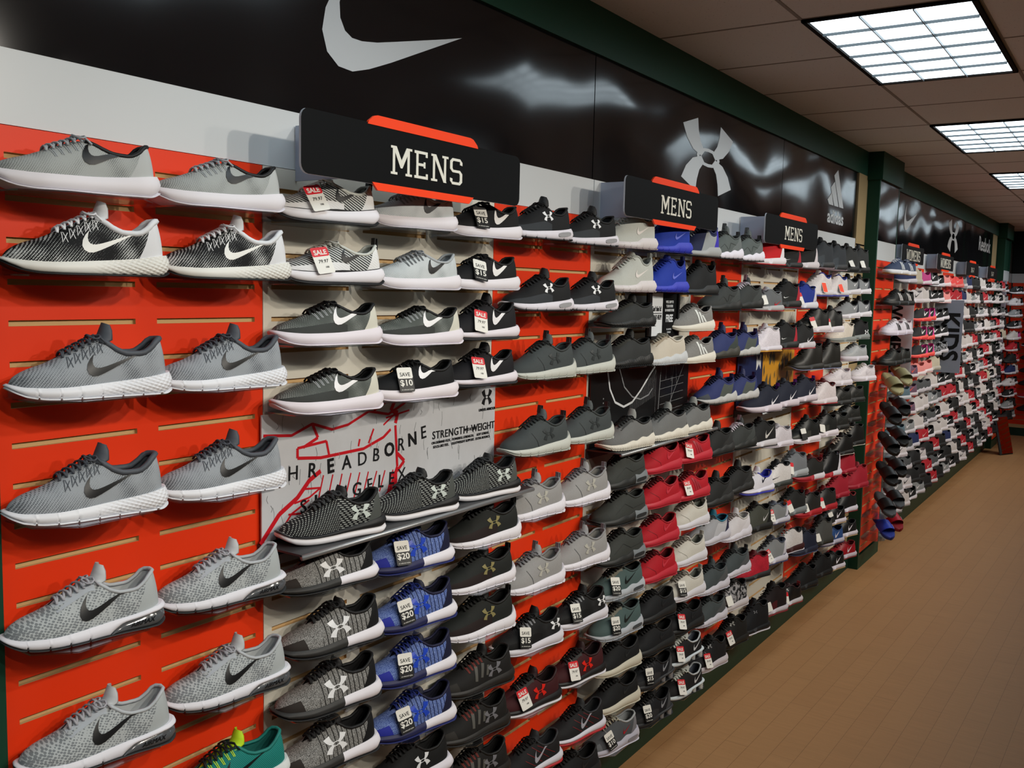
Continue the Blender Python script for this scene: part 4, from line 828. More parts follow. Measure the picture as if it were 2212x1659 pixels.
 kyrie=S('mid', ('plain', '#1d2233', '#1d2233'), '#d5cad3', '#7c7278', '#10131f', '#0c0e18', ('swoosh', '#eceaf0', dict(w=.062, y=.045, z=.028, slope=.5, h=1.5)), 'navy basketball shoe with white tick and white sole', name='basketball_shoe', heeltab='#5a1a7a', lines=('#d8b020', .006, [[(.50, .18), (.56, .22)]]), oh=.003),
 white_ball=S('mid', ('leather', '#d2ccd2', '#d2ccd2'), '#d6cfd8', '#c9c2cb', '#b9b4b9', '#9a949a', None, 'white strapped basketball shoe', name='basketball_shoe', lines=('#4a4a50', .002, [[(.25, .75), (.45, .3), (.55, .1)]])),
 jord_circle=S('mid', ('plain', '#1e1f20', '#1e1f20'), '#222324', '#161718', '#141516', '#0c0d0e', ('ua', '#c6c7c8', dict(w=.020, y=-.03, z=.088)), 'black basketball shoe with round white emblem on tongue', name='basketball_shoe', overlay='#2b2c2d', ov='heel'),
 air_wb=S('run', ('plain', '#dcdae2', '#dcdae2'), '#dedbe6', '#2b30a0', '#2b30a0', '#a9a59a', ('swoosh', '#1c1e2c', dict(w=.05, y=.03, z=.05, slope=.6, h=1.6)), 'white runner with blue collar and blue outsole', tongue='#d6d4dc', oh=.010),
 foam_wb=S('high', ('leather', '#dedad8', '#dedad8'), '#3b403d', '#2b2e2c', '#17181a', '#141517', ('swoosh', '#202224', dict(w=.11, y=-.09, z=.045, slope=.05, h=.6)), 'white high-top shoe with black laces and dark sole', name='high_top_shoe', tongue='#141517', counter='#d9d5d4', lr=.0036),
 air_grey=S('mid', ('plain', '#777b80', '#777b80'), '#a7acaf', '#8a8f92', '#5c6065', '#45484d', None, 'grey basketball shoe with grey sole', name='basketball_shoe', lines=('#3a3d42', .003, [[(.5, .8), (.62, .3)], [(.62, .85), (.74, .3)]])),
 bred=S('mid', ('ribs', '#262624', '#171716'), [(0, .55, '#a81e2a'), (.55, 1, '#ddd7de')], '#a81e2a', '#5a0e14', '#0e0e0e', None, 'black basketball shoe with red sole and red pull loop', name='basketball_shoe', heeltab='#8e1420'),
 jord_wheel=S('high', ('leather', '#17181a', '#17181a'), [(0, .6, '#b0202c'), (.6, 1, '#d9d2dc')], '#b0202c', '#101113', '#0c0d0e', None, 'black high-top shoe with white heel and red sole', name='high_top_shoe', counter='#ded8e2'),
 foam_red=S('high', ('plain', '#a3182c', '#a3182c'), '#a01c30', '#8e1426', '#8e1224', '#8e1224', None, 'all-red high-top shoe', name='high_top_shoe'),
 tall_wl=S('high', ('leather', '#1b1b1a', '#1b1b1a'), '#1a1a19', '#c9c2b5', '#121212', '#c6bfb3', None, 'tall black leather shoe with white laces', name='high_top_shoe', lr=.0042),
 jord_bredtag=S('mid', ('leather', '#2b2b2a', '#2b2b2a'), [(0, 1, '#b0202a')], '#a81e28', '#161616', '#0e0e0e', None, 'black patent basketball shoe with red wavy sole', name='basketball_shoe', tongue='#6e1218', lines=('#82868a', .006, [[(.62, .06), (.78, .16), (.95, .1)]])),
 ua_sale=S('mid', ('plain', '#1d1e1e', '#1d1e1e'), '#7e8486', '#5c6062', '#131414', '#0c0d0d', None, 'black shoe with grey sawtooth sole', name='basketball_shoe', heeltab='#8e1420'),
 grey_orange=S('mid', ('plain', '#7f8283', '#7f8283'), '#c3c1cc', '#33385e', '#5c6270', '#55585a', ('swoosh', '#2b3050', dict(w=.045, y=.085, z=.03, slope=.4, h=1.2)), 'grey basketball shoe with navy and orange sole', name='basketball_shoe', heeltab='#d05a2a', counter='#c9c8d2'),
 stripe_black=S('mid', ('ribs', '#56594e', '#1c1d1c'), '#1d1e1c', '#141514', '#0f100f', '#0c0d0c', ('swoosh', '#d6d4d6', dict(w=.05, y=.05, z=.045, slope=.5, h=1.5)), 'black and grey striped basketball shoe', name='basketball_shoe', counter='#161716'),
 af_bw=S('flat', ('leather', '#1b1c1d', '#1b1c1d'), '#d3ccd5', '#b09468', '#121314', '#0c0d0e', ('swoosh', '#e6e2ea', dict(w=.075, y=.02, z=.036, slope=.4, h=1.3)), 'black low sneaker with big white tick', name='low_sneaker'),
 af_blk_red=S('mid', ('leather', '#1c1d1e', '#1c1d1e'), '#d6d1dc', '#8a1a22', '#7a141c', '#101112', None, 'black basketball shoe with dark red tongue', name='basketball_shoe'),
 xx_red=S('high', ('hex', '#c01f34', '#9c1628'), [(0, 1, '#26282a')], '#1b1c1e', '#5a0a14', '#6e0e1a', None, 'red woven high-top shoe with black sole pods', name='high_top_shoe', notch=[.35, .6]),
 hyper_grey=S('mid', ('ribs', '#8d9092', '#76797b'), '#c9c6d2', '#2f3560', '#3d4252', '#3c3f42', ('swoosh', '#2c3050', dict(w=.04, y=.09, z=.03, slope=.4, h=1.2)), 'grey basketball shoe with white heel wing', name='basketball_shoe', counter='#c9c7d2'),
 white_maroon=S('mid', ('leather', '#d2cecd', '#d2cecd'), [(0, 1, '#3a1416')], '#cfc9d0', '#1a1a1b', '#8fa0a0', None, 'white basketball shoe with maroon sole', name='basketball_shoe', tongue='#c2402c'),
 navy_ball=S('mid', ('plain', '#1a2034', '#1a2034'), '#1e2438', '#3f4a6e', '#121624', '#0d101c', None, 'dark navy basketball shoe', name='basketball_shoe'),
 grey_tall=S('high', ('plain', '#4c4d4b', '#4c4d4b'), '#33342f', '#22221f', '#232423', '#1a1b1a', None, 'grey tall boot with black tongue', name='ankle_boot'),
 af_blue=S('flat', ('leather', '#2e4f86', '#2e4f86'), '#b9b5c6', '#23284a', '#254474', '#1f3a66', ('swoosh', '#d3d0dc', dict(w=.075, y=.02, z=.036, slope=.4, h=1.3)), 'blue low sneaker with white tick', name='low_sneaker'),
 af_red=S('flat', ('leather', '#9c1624', '#9c1624'), '#c6bcc8', '#8a1624', '#86101c', '#7a0e18', ('swoosh', '#d9d0d6', dict(w=.075, y=.02, z=.036, slope=.4, h=1.3)), 'red low sneaker with white tick', name='low_sneaker'),
 camo=S('mid', ('camo', '#9a999c', '#17181b'), '#c9c3c6', '#b9b3b6', '#111214', '#0e0f10', None, 'black and white camouflage basketball shoe', name='basketball_shoe', toecap='#55575c'),
 jord_hi_black=S('high', ('plain', '#131519', '#131519'), [(0, 1, '#131519')], '#c9c6ce', '#0e0f12', '#0b0c0e', ('ua', '#7b7c80', dict(w=.016, y=.01, z=.10)), 'black high-top shoe with white outsole edge', name='high_top_shoe', oh=.008),
 jord_maroon=S('high', ('plain', '#1c1214', '#1c1214'), [(0, 1, '#c6c0c8')], '#7a1622', '#120c0d', '#0f0b0c', None, 'black high-top shoe with maroon toe', name='high_top_shoe', toecap='#541018', fulltoe=True, overlay='#4a1016', ov='low', oh=.009),
 jord_br=S('mid', ('leather', '#191819', '#191819'), '#c6c1c6', '#8e1820', '#2a1012', '#0f0e0e', ('ua', '#b9b9bb', dict(w=.018, y=-.01, z=.098)), 'black basketball shoe with white and red sole', name='basketball_shoe', heeltab='#7e141c'),
 jord_vel=S('mid', ('plain', '#181817', '#181817'), '#1c1c1a', '#131312', '#121211', '#0c0c0b', ('ua', '#8a8a86', dict(w=.022, y=-.005, z=.098)), 'black suede basketball shoe with grey tongue emblem', name='basketball_shoe'),
 jord_trunner=S('mid', ('plain', '#17181b', '#17181b'), '#c9c3c9', '#b5afb5', '#101113', '#0c0d0e', ('ua', '#8a8a8c', dict(w=.018, y=-.01, z=.095)), 'black trainer with white two-part sole', name='basketball_shoe'),
 ball_dark=S('mid', ('plain', '#101214', '#101214'), '#151719', '#0e0f10', '#0d0e0f', '#0a0b0c', None, 'plain black basketball shoe on bottom row', name='basketball_shoe'),
 gazelle=S('flat', ('plain', '#3c4862', '#3c4862'), '#dcdce0', '#a88a5c', '#3a4560', '#d2d6de', ('stripes3', '#d9dde2', dict(y=.0)), 'slate blue suede sneaker with three white stripes', name='low_sneaker', toecap=None, lining='#c9c8c6'),
 samoa=S('flat', ('leather', '#191a1a', '#191a1a'), '#1b1c1c', '#121313', '#121313', '#0e0f0f', ('stripes3', '#cdc9c9', dict(y=.0)), 'black low sneaker with three white stripes', name='low_sneaker'),
 superstar=S('flat', ('leather', '#dad4de', '#dad4de'), '#d3cbd8', '#c9c1cf', '#cbc4c9', '#c3b7b5', ('stripes3', '#26282c', dict(y=.0)), 'white low sneaker with three black stripes', name='low_sneaker'),
 af_dk=S('flat', ('leather', '#232624', '#232624'), '#1e201f', '#161817', '#191b1a', '#101211', None, 'dark charcoal low sneaker beyond the pillar', name='low_sneaker'),
)
for s_ in ST.values():
    for k_ in ('overlay', 'toecap', 'heeltab'):
        if k_ in s_ and s_[k_] is None: del s_[k_]

# ---- placements read off the photograph: pixel of the outer heel corner of each sole
LAY = [
 (338, 432, 'free_grey'), (366, 600, 'lunar_bw'), (376, 848, 'lunar_grey'), (364, 1095, 'lunar_grey'), (350, 1345, 'airmax_grey'), (385, 1590, 'airmax_grey'),
 (612, 462, 'free_grey'), (634, 608, 'lunar_bw'), (618, 832, 'lunar_grey'), (614, 1050, 'lunar_grey'), (608, 1275, 'airmax_grey'), (626, 1470, 'airmax_grey'), (628, 1668, 'teal'),
 (812, 492, 'tiger', 's'), (832, 618, 'tiger', 's'), (822, 742, 'free_dark'), (826, 880, 'free_dark'), (840, 1135, 'sling'), (808, 1245, 'charged_grey'), (832, 1370, 'charged_grey'), (822, 1495, 'charged_grey'), (816, 1612, 'charged_grey'),
 (984, 502, 'flex_white'), (997, 628, 'flex_white'), (1003, 742, 'free_dark'), (984, 855, 'free_black', '10'), (995, 1098, 'sling'), (978, 1208, 'charged_blue', '20'), (990, 1325, 'charged_blue', '20'), (984, 1435, 'charged_blue', '20'), (984, 1545, 'charged_blue', '20'), (972, 1655, 'ua_white_heel'),
 (1122, 520, 'flex_black', '15'), (1116, 628, 'flex_black', '15'), (1117, 732, 'pegasus', 's'), (1114, 828, 'pegasus', 's'), (1126, 1062, 'sling'), (1126, 1155, 'drift_black'), (1112, 1250, 'drift_black'), (1115, 1347, 'drift_black'), (1110, 1463, 'micro'), (1100, 1562, 'micro'), (1100, 1662, 'micro'),
 (1230, 522, 'speed'), (1236, 672, 'speed'), (1247, 812, 'drift_dgrey'), (1228, 970, 'drift_dgrey'), (1213, 1105, 'drift_grey'), (1217, 1255, 'drift_grey'), (1207, 1382, 'ua_heel', '15'), (1208, 1508, 'maroon', 's'), (1215, 1638, 'redblk'),
 (1322, 534, 'speed'), (1332, 672, 'speed'), (1323, 802, 'drift_dgrey'), (1319, 946, 'drift_dgrey'), (1311, 1076, 'drift_grey'), (1309, 1208, 'drift_grey'), (1307, 1330, 'ua_heel', '15'), (1302, 1450, 'maroon', 's'), (1305, 1568, 'redblk'), (1292, 1668, 'roshe_black'),
 (1410, 541, 'presto_white'), (1407, 632, 'presto_white'), (1410, 706, 'bounce_dark'), (1405, 790, 'bounce_dark'), (1415, 962, 'bounce_grey'), (1388, 1045, 'am_dark'), (1377, 1125, 'am_dark'), (1384, 1205, 'am_dark'), (1378, 1278, 'am_teal', '20'), (1368, 1365, 'am_teal', '20'), (1367, 1440, 'roshe_cream'), (1370, 1515, 'roshe_cream'), (1368, 1600, 'am_greyred', '10'),
 (1475, 548, 'presto_blue'), (1470, 632, 'presto_blue'), (1477, 785, 'bounce_cream'), (1486, 940, 'bounce_grey'), (1465, 1012, 'roshe_red'), (1457, 1087, 'roshe_red'), (1453, 1167, 'roshe_red'), (1453, 1242, 'roshe_red'), (1451, 1325, 'roshe_black'), (1440, 1400, 'roshe_black'), (1450, 1462, 'shox_dark', '15'), (1446, 1540, 'shox_dark', '20'),
 (1546, 557, 'presto_grey'), (1530, 638, 'presto_black'), (1540, 714, 'nmd'), (1535, 782, 'nmd'), (1531, 928, 'bounce_grey'), (1525, 992, 'adi_red', 's'), (1518, 1072, 'adi_red', 's'), (1519, 1132, 'roshe_white'), (1511, 1212, 'roshe_white'), (1509, 1285, 'roshe_white', '15'), (1505, 1355, 'roshe_black', 's'), (1513, 1415, 'shox_bw', 's'), (1518, 1482, 'shox_bw', 's'),
 (1599, 562, 'huar_grey'), (1583, 672, 'huar_dark'), (1584, 772, 'huar_navy'), (1585, 868, 'huar_blue'), (1558, 985, 'huar_black'), (1565, 1088, 'huar_black'), (1560, 1170, 'huar_teal'), (1567, 1268, 'huar_slate'), (1560, 1338, 'huar_slate'), (1557, 1436, 'jord_trunner', 's'),
 (1637, 566, 'huar_grey'), (1643, 667, 'huar_wlace'), (1614, 770, 'huar_blue'), (1636, 860, 'huar_blue'), (1625, 965, 'huar_wlace'), (1620, 1058, 'huar_black'), (1620, 1155, 'huar_white'), (1603, 1240, 'huar_slate'), (1603, 1310, 'camo', 'p'), (1604, 1388, 'jord_vel', 's'),
 (1680, 573, 'ball_red'), (1687, 672, 'ball_grey', 'p'), (1682, 758, 'white_gum'), (1681, 886, 'kyrie'), (1669, 961, 'ball_sw_plain'), (1647, 1068, 'air_wb'), (1647, 1147, 'stripe_black'), (1658, 1238, 'xx_red'), (1655, 1354, 'jord_hi_black'),
 (1723, 580, 'ball_black'), (1707, 665, 'ball_black'), (1708, 753, 'ball_black'), (1720, 873, 'kyrie'), (1704, 961, 'white_ball'), (1705, 1043, 'foam_wb'), (1688, 1130, 'grey_orange', 's'), (1695, 1208, 'hyper_grey', 's'), (1692, 1316, 'jord_maroon', 'p'),
 (1757, 581, 'ball_bw'), (1756, 667, 'ball_blue', 's'), (1752, 752, 'ball_sw'), (1759, 864, 'kyrie'), (1767, 951, 'jord_tag', '20'), (1737, 1024, 'air_grey', 's'), (1737, 1103, 'ua_sale', 's'), (1725, 1187, 'white_maroon'), (1727, 1296, 'jord_br', 's'),
 (1784, 580, 'boot_grey'), (1794, 641, 'jord_wb', 'o'), (1783, 717, 'jord_tag', 's'), (1774, 797, 'jord_gold'), (1801, 869, 'jord_wr'), (1774, 1031, 'bred'), (1769, 1106, 'jord_bredtag', 'p'), (1761, 1187, 'navy_ball'), (1761, 1261, 'ball_dark'),
 (1808, 584, 'boot_grey'), (1828, 641, 'jord_wb', 'o'), (1814, 717, 'jord_tag', 's'), (1812, 794, 'jord_gold'), (1804, 938, 'jord_tag', 'p'), (1812, 1024, 'jord_wheel'), (1803, 1095, 'jord_bredtag', 's'), (1794, 1168, 'grey_tall', 'p'), (1794, 1236, 'ball_dark'),
 (1842, 588, 'boot_black', 'w'), (1853, 636, 'metcon'), (1853, 687, 'metcon'), (1843, 738, 'jord_cream'), (1836, 830, 'af_white'), (1834, 872, 'af_black'), (1830, 925, 'af_black'), (1828, 983, 'tall_wl'), (1820, 1074, 'foam_red'), (1820, 1126, 'af_bw', '20'), (1816, 1170, 'af_blue'), (1820, 1222, 'af_bw'),
 (1874, 590, 'boot_black', 'w'), (1877, 635, 'metcon'), (1871, 684, 'metcon'), (1873, 732, 'ua_grey_sole'), (1869, 778, 'af_grey'), (1865, 826, 'af_white'), (1862, 866, 'af_black'), (1848, 911, 'af_black'), (1849, 965, 'tall_wl'), (1843, 1016, 'foam_red'), (1852, 1060, 'foam_red'), (1840, 1104, 'af_blk_red'), (1846, 1152, 'af_bw'), (1843, 1199, 'af_red'),
]
TILT = math.radians(15)
def get_proto(key, hi, mini=False):
    k = (key, hi, mini)
    if k not in ONCE:
        r = make_shoe(ST[key], hi, 'tiny' if mini else 'full'); PROTO[r.name] = [o for o in bpy.data.objects if o.parent == r]; ONCE[k] = [r, False]
    e = ONCE[k]
    if not e[1]: e[1] = True; return e[0]
    return copy_tree(e[0])
SHOES = []   # [object, column, z, style, tag, on ledge]
def needed(st): return ST[st].get('tt', BASES[ST[st]['base']]['tt'])
tmp = []
for it in LAY:
    u, v, st = it[:3]; tg = it[3] if len(it) > 3 else None
    xh = .147
    for _ in range(3):
        q = BP(u, v, xh); n = (q.y - .135 + .04 - 1.0897) / PITCH; xh = .147 + min(.036, max(0, .003 * (n - 3)))
    tmp.append([n, q, st, tg, xh])
bycol = {}
def ycen(e): return e[1].y - .135
near = [e for e in tmp if e[0] < 8.4]; far = sorted([e for e in tmp if e[0] >= 8.4], key=lambda e: ycen(e))
placed = [list(e) + [1.0897 - .04 + round(e[0]) * PITCH] for e in near]
for e in far:
    y = ycen(e)
    for f in placed:
        if abs(f[1].z - e[1].z) < .125: y = max(y, f[5] + .284)
    e.append(y); placed.append(e)
for e in near:
    e.append(None)
for e in tmp:
    n0 = int(round(e[0])) if e[5] is None else int(round((e[5] + .04 - 1.0897) / PITCH))
    bycol.setdefault(n0, []).append(e)
LEDGE = {'sling': [], 'bounce_grey': [], 'kyrie': []}
for n in sorted(bycol):
    for e in bycol[n]:
        if e[2] in LEDGE: LEDGE[e[2]].append(e[1].z)
LZ = {k: sum(v) / len(v) for k, v in LEDGE.items()}
for n in sorted(bycol):
    L = sorted(bycol[n], key=lambda e: -e[1].z)
    for e in L:
        if e[2] in LEDGE: e[1].z = LZ[e[2]]
    L = sorted(L, key=lambda e: -e[1].z); prevz = None
    for e in L:
        _, q, st, tg, xh, yf = e; r = get_proto(st, n < 12)
        res = q.y - .135 + .04 - 1.0897 - n * PITCH
        yc = 1.0897 - .04 + n * PITCH + max(-.03, min(.03, res * .6)) if yf is None else yf
        r.location = (xh - .054 + random.uniform(-.003, .003), yc, q.z); r.rotation_euler = (0, 0, -TILT + random.uniform(-.025, .025))
        if n >= 12: r.rotation_euler[2] -= .10
        sc_ = 1.0
        if prevz is not None:
            room = prevz - q.z - .008
            if room < needed(st): sc_ = max(.80, room / needed(st))
        r.scale = (1, 1, sc_); prevz = q.z
        SHOES.append([r, n, q.z, st, tg, st in LEDGE])

# ------------------------------------------------------------------ acrylic shelves, price tags, labels
shelf_me = None
def shelf(x0, yc, z, label, depth=.165, grp='clear shelves on the shoe wall'):
    global shelf_me
    if shelf_me is None:
        b = MB(); P = [(0, -.135), (.10, -.135), (.155, -.075), (.155, .075), (.10, .135), (0, .135)]; n = len(P)
        vs = [(x, y, -.003) for x, y in P] + [(x, y, 0) for x, y in P]
        b.add(vs, [tuple(range(n))[::-1], tuple(range(n, 2 * n))] + [(i, (i + 1) % n, n + (i + 1) % n, n + i) for i in range(n)])
        b.box(0.0005, -.13, .0, .0035, .13, .022)
        shelf_me = b.mesh('shoe_shelf', [M['acr']])
    o = bpy.data.objects.new('shoe_shelf', shelf_me); col.objects.link(o); o.location = (x0 + .0008, yc, z - .0004)
    return tag(o, label, 'shelf', grp)

TAGP = {}
def price_tag(shoe, st, kind, where, far=False):
    g = Geo(ST[st]['base'])
    key = (kind, far)
    W2, H2 = .0235, .033
    t = empty('price_tag')
    if key not in TAGP:
        L = []
        def rr(x0, x1, y0, y1, z0, z1, m, nm):
            b = MB(); r = .003; pl = [(y0 + r, z0), (y1 - r, z0), (y1, z0 + r), (y1, z1 - r), (y1 - r, z1), (y0 + r, z1), (y0, z1 - r), (y0, z0 + r)]; b.prism(pl, x0, x1); L.append((b.mesh(nm, [M[m]]), nm, (0, 0, 0)))
        def tx(s_, size, m, y, z, nm='lettering', **k): L.append((text_mesh(s_, size, M[m], extrude=.0001, **k), nm, (.0014, y, z)))
        if kind == 's':
            rr(0, .0008, -W2, W2, -H2, H2, 'tagw', 'card'); rr(.0008, .0012, -W2, W2, .010, H2, 'tagr', 'red_band')
            if not far: tx('SALE', .0168, 'tagw', 0, .0195, bold=.03); tx('79.97', .0125, 'ink', 0, -.003, 'handwriting', shear=.2); tx('100', .007, 'ink', .006, -.018, 'handwriting')
        elif kind in ('15', '20', '10'):
            rr(0, .0008, -W2, W2, -H2, H2, 'tagk', 'card'); rr(.0008, .0012, -W2, W2, .003, H2, 'tagw', 'white_band')
            if not far: tx('SAVE', .0148, 'ink', 0, .0135, bold=.01); tx('$' + kind, .0225, 'tagw', 0, -.0095, bold=.02, sx=1.15); tx('on selected styles', .0052, 'tagw', 0, -.027)
        elif kind == 'o': rr(0, .0008, -.02, .02, -.033, .033, 'tagw', 'card'); rr(.0008, .0012, -.018, .018, -.030, .026, 'signorange', 'orange_panel')
        else: rr(0, .0008, -W2, W2, -.024, .024, 'tagw', 'card')
        TAGP[key] = L
    for me, nm, loc in TAGP[key]:
        o = bpy.data.objects.new(nm, me); col.objects.link(o); o.parent = t; o.location = loc
    yl = {'tiger': -.045, 'flex_black': -.035, 'pegasus': -.030}.get(st, -.048 if kind not in ('o', 'w') else .03)
    zl = .054
    p = g.surf(yl, min(zl, g.e(g.tu(yl)) - .012), .004)
    M4 = Matrix.Translation(shoe.location) @ Matrix.Rotation(shoe.rotation_euler.z, 4, 'Z')
    loc = M4 @ Vector((p[0] + .004, p[1], p[2]))
    t.location = loc; t.rotation_euler = (random.uniform(-.25, .25), random.uniform(-.50, -.32), shoe.rotation_euler.z)
    b = MB(); b.tube([(0, 0, H2 - .004), (-.006, -.001, H2 + .006), (-.016, .002, H2 + .014)], .0005, n=4); b.build('string', M['tagw'], t)
    nm = {'s': 'red and white SALE price tag', 'o': 'orange hang tag', 'p': 'plain white price tag', 'w': 'folded white tag'}.get(kind, f'black and white SAVE ${kind} tag')
    tag(t, f'{nm} on shoe {where}', 'price tag', 'price tags on shoes')
cols = {}
for e in SHOES: cols.setdefault(e[1], []).append(e)
COLN = lambda n: OW[n] if n < len(OW) else 'last'
for n, L in cols.items():
    L.sort(key=lambda e: -e[2]); bottom = L[-1]
    for i, (o, _, z, st, tg, led) in enumerate(L):
        where = f'{OW[i]} down in the {COLN(n)} column from left'
        d = ST[st]['desc'].split(); w_n = len(where.split())
        tag(o, ' '.join(d[:16 - w_n]) if len(d) + w_n > 16 else ' '.join(d), ST[st]['cat'], 'shoes on the wall before the green pillar'); o['label'] = ', '.join([o['label'].rstrip(','), where])
        if not led: shelf(0, o.location.y + .02, z, f'clear acrylic shelf under the shoe {where}')
        if tg: price_tag(o, st, tg, where, far=n > 12)

# ------------------------------------------------------------------ department signs
def dept_sign(word, y0, label, width=.868, zc=2.314, x=.185, hs=1.0, lh=.068, ins=.16):
    t = empty('department_sign', (0, y0 + width / 2, zc)); tag(t, label, 'sign', 'department signs above the shoes')
    hw, hh = width / 2, .0705
    def rrect(y0_, y1_, z0_, z1_, r): 
        P = []
        for cy, cz, a0 in ((y1_ - r, z1_ - r, 0), (y0_ + r, z1_ - r, 90), (y0_ + r, z0_ + r, 180), (y1_ - r, z0_ + r, 270)):
            for k in range(5): a = math.radians(a0 + k * 22.5); P.append((cy + r * math.cos(a), cz + r * math.sin(a)))
        return P
    b = MB(); b.prism(rrect(-hw, hw, -hh, hh, .022), x - .006, x, 0, 1)
    b.build('board', [M['signblack'], M['signedge']], t)
    for s_, z0, z1, nm in ((1, hh - .004, hh + .020, 'orange_tab'), (-1, -hh - .014, -hh + .004, 'orange_tab')):
        w2 = .222 if s_ > 0 else .205
        if s_ > 0: P = [(-w2, z0), (w2, z0), (w2 - .004, z0 + .008), (w2 - .022, z1 - .003), (w2 - .035, z1), (-w2 + .035, z1), (-w2 + .022, z1 - .003), (-w2 + .004, z0 + .008)]
        else: P = [(-w2 + .02, z0), (w2 - .02, z0), (w2, z1), (-w2, z1)]
        b = MB(); b.prism(P, x - .005, x + .0012); b.build(nm, M['signorange'], t)
    b = MB(); b.box(.001, -hw + ins, -hh + .006, x - .0065, -hw + ins + .006, hh - .004); b.build('bracket', M['bracket'], t)
    if x < .15: b = MB(); b.box(.001, hw - ins - .006, -hh + .006, x - .0065, hw - ins, hh - .004); b.build('bracket', M['bracket'], t)
    if word in ('MENS', 'WOMENS'): glyph_word(word, lh, M['letter'], x + .0002, .012, -.006, t, hs=hs)
    else: put_text(word, .075, M['letter'], x + .0006, 0.0, -.012, t, sx=1.3)
    return t
dept_sign('MENS', 1.508, 'black MENS sign nearest the camera, above white slatwall', hs=1.27)
dept_sign('MENS', 3.05, 'second black MENS sign from the left, below the crossed-arcs logo', zc=2.34, hs=1.25)
dept_sign('MENS', 4.525, 'third MENS sign from the left, below the mountain logo', zc=2.325, hs=1.25)
dept_sign('WOMENS', 7.98, 'first WOMENS sign beyond the green pillar', zc=2.36, lh=.085, x=.10, ins=.05, hs=1.2)
dept_sign('WOMENS', 9.48, 'second WOMENS sign beyond the green pillar', zc=2.35, lh=.085, x=.10, ins=.05, hs=1.2)
dept_sign('3½-7', 11.15, 'grey size sign numbered 3½-7 beyond the WOMENS signs', zc=2.34, x=.10, ins=.05)
dept_sign('3½-7', 12.75, 'farther size sign numbered 3½-7 near the end wall', zc=2.34, x=.10, ins=.05)

# ------------------------------------------------------------------ display ledges with posters
def ledge(y0, y1, z, label, pname, plabel, draw, mback, ztop=1.705, d=.152):
    t = empty('display_ledge', (0, (y0 + y1) / 2, z)); tag(t, label, 'display shelf', 'metal display ledges'); w2 = (y1 - y0) / 2
    b = MB(); b.box(.001, -w2, -.006, d, w2, -.0012); b.build('shelf_plate', M['steel'], t)
    b = MB(); b.tube([(d, -w2, -.008), (d, w2, -.008)], .007, n=8); b.build('rolled_front_edge', M['steeledge'], t)
    b = MB(); b.box(.001, -w2, -.04, .006, w2, -.006); b.build('back_plate', M['steel'], t)
    p = empty(pname, (.012, (y0 + y1) / 2, z + .001)); tag(p, plabel, 'poster')
    b = MB(); b.box(-.004, -w2 + .005, 0.002, 0, w2 - .02, ztop - z); b.build('print', mback, p)
    draw(p, w2, ztop - z); return t
def poly(name, polys, m, parent, x=.0005):
    b = MB()
    for i, P in enumerate(polys): b.prism(P, x, x + .0004 + i * .000004)
    return b.build(name, m, parent)
def band(pts, wd):
    out = []
    for (a, b_) in zip(pts[:-1], pts[1:]):
        dy, dz = b_[0] - a[0], b_[1] - a[1]; l = math.hypot(dy, dz) or 1; ny, nz = -dz / l * wd / 2, dy / l * wd / 2
        out.append([(a[0] + ny, a[1] + nz), (a[0] - ny, a[1] - nz), (b_[0] - ny, b_[1] - nz), (b_[0] + ny, b_[1] + nz)])
    return out
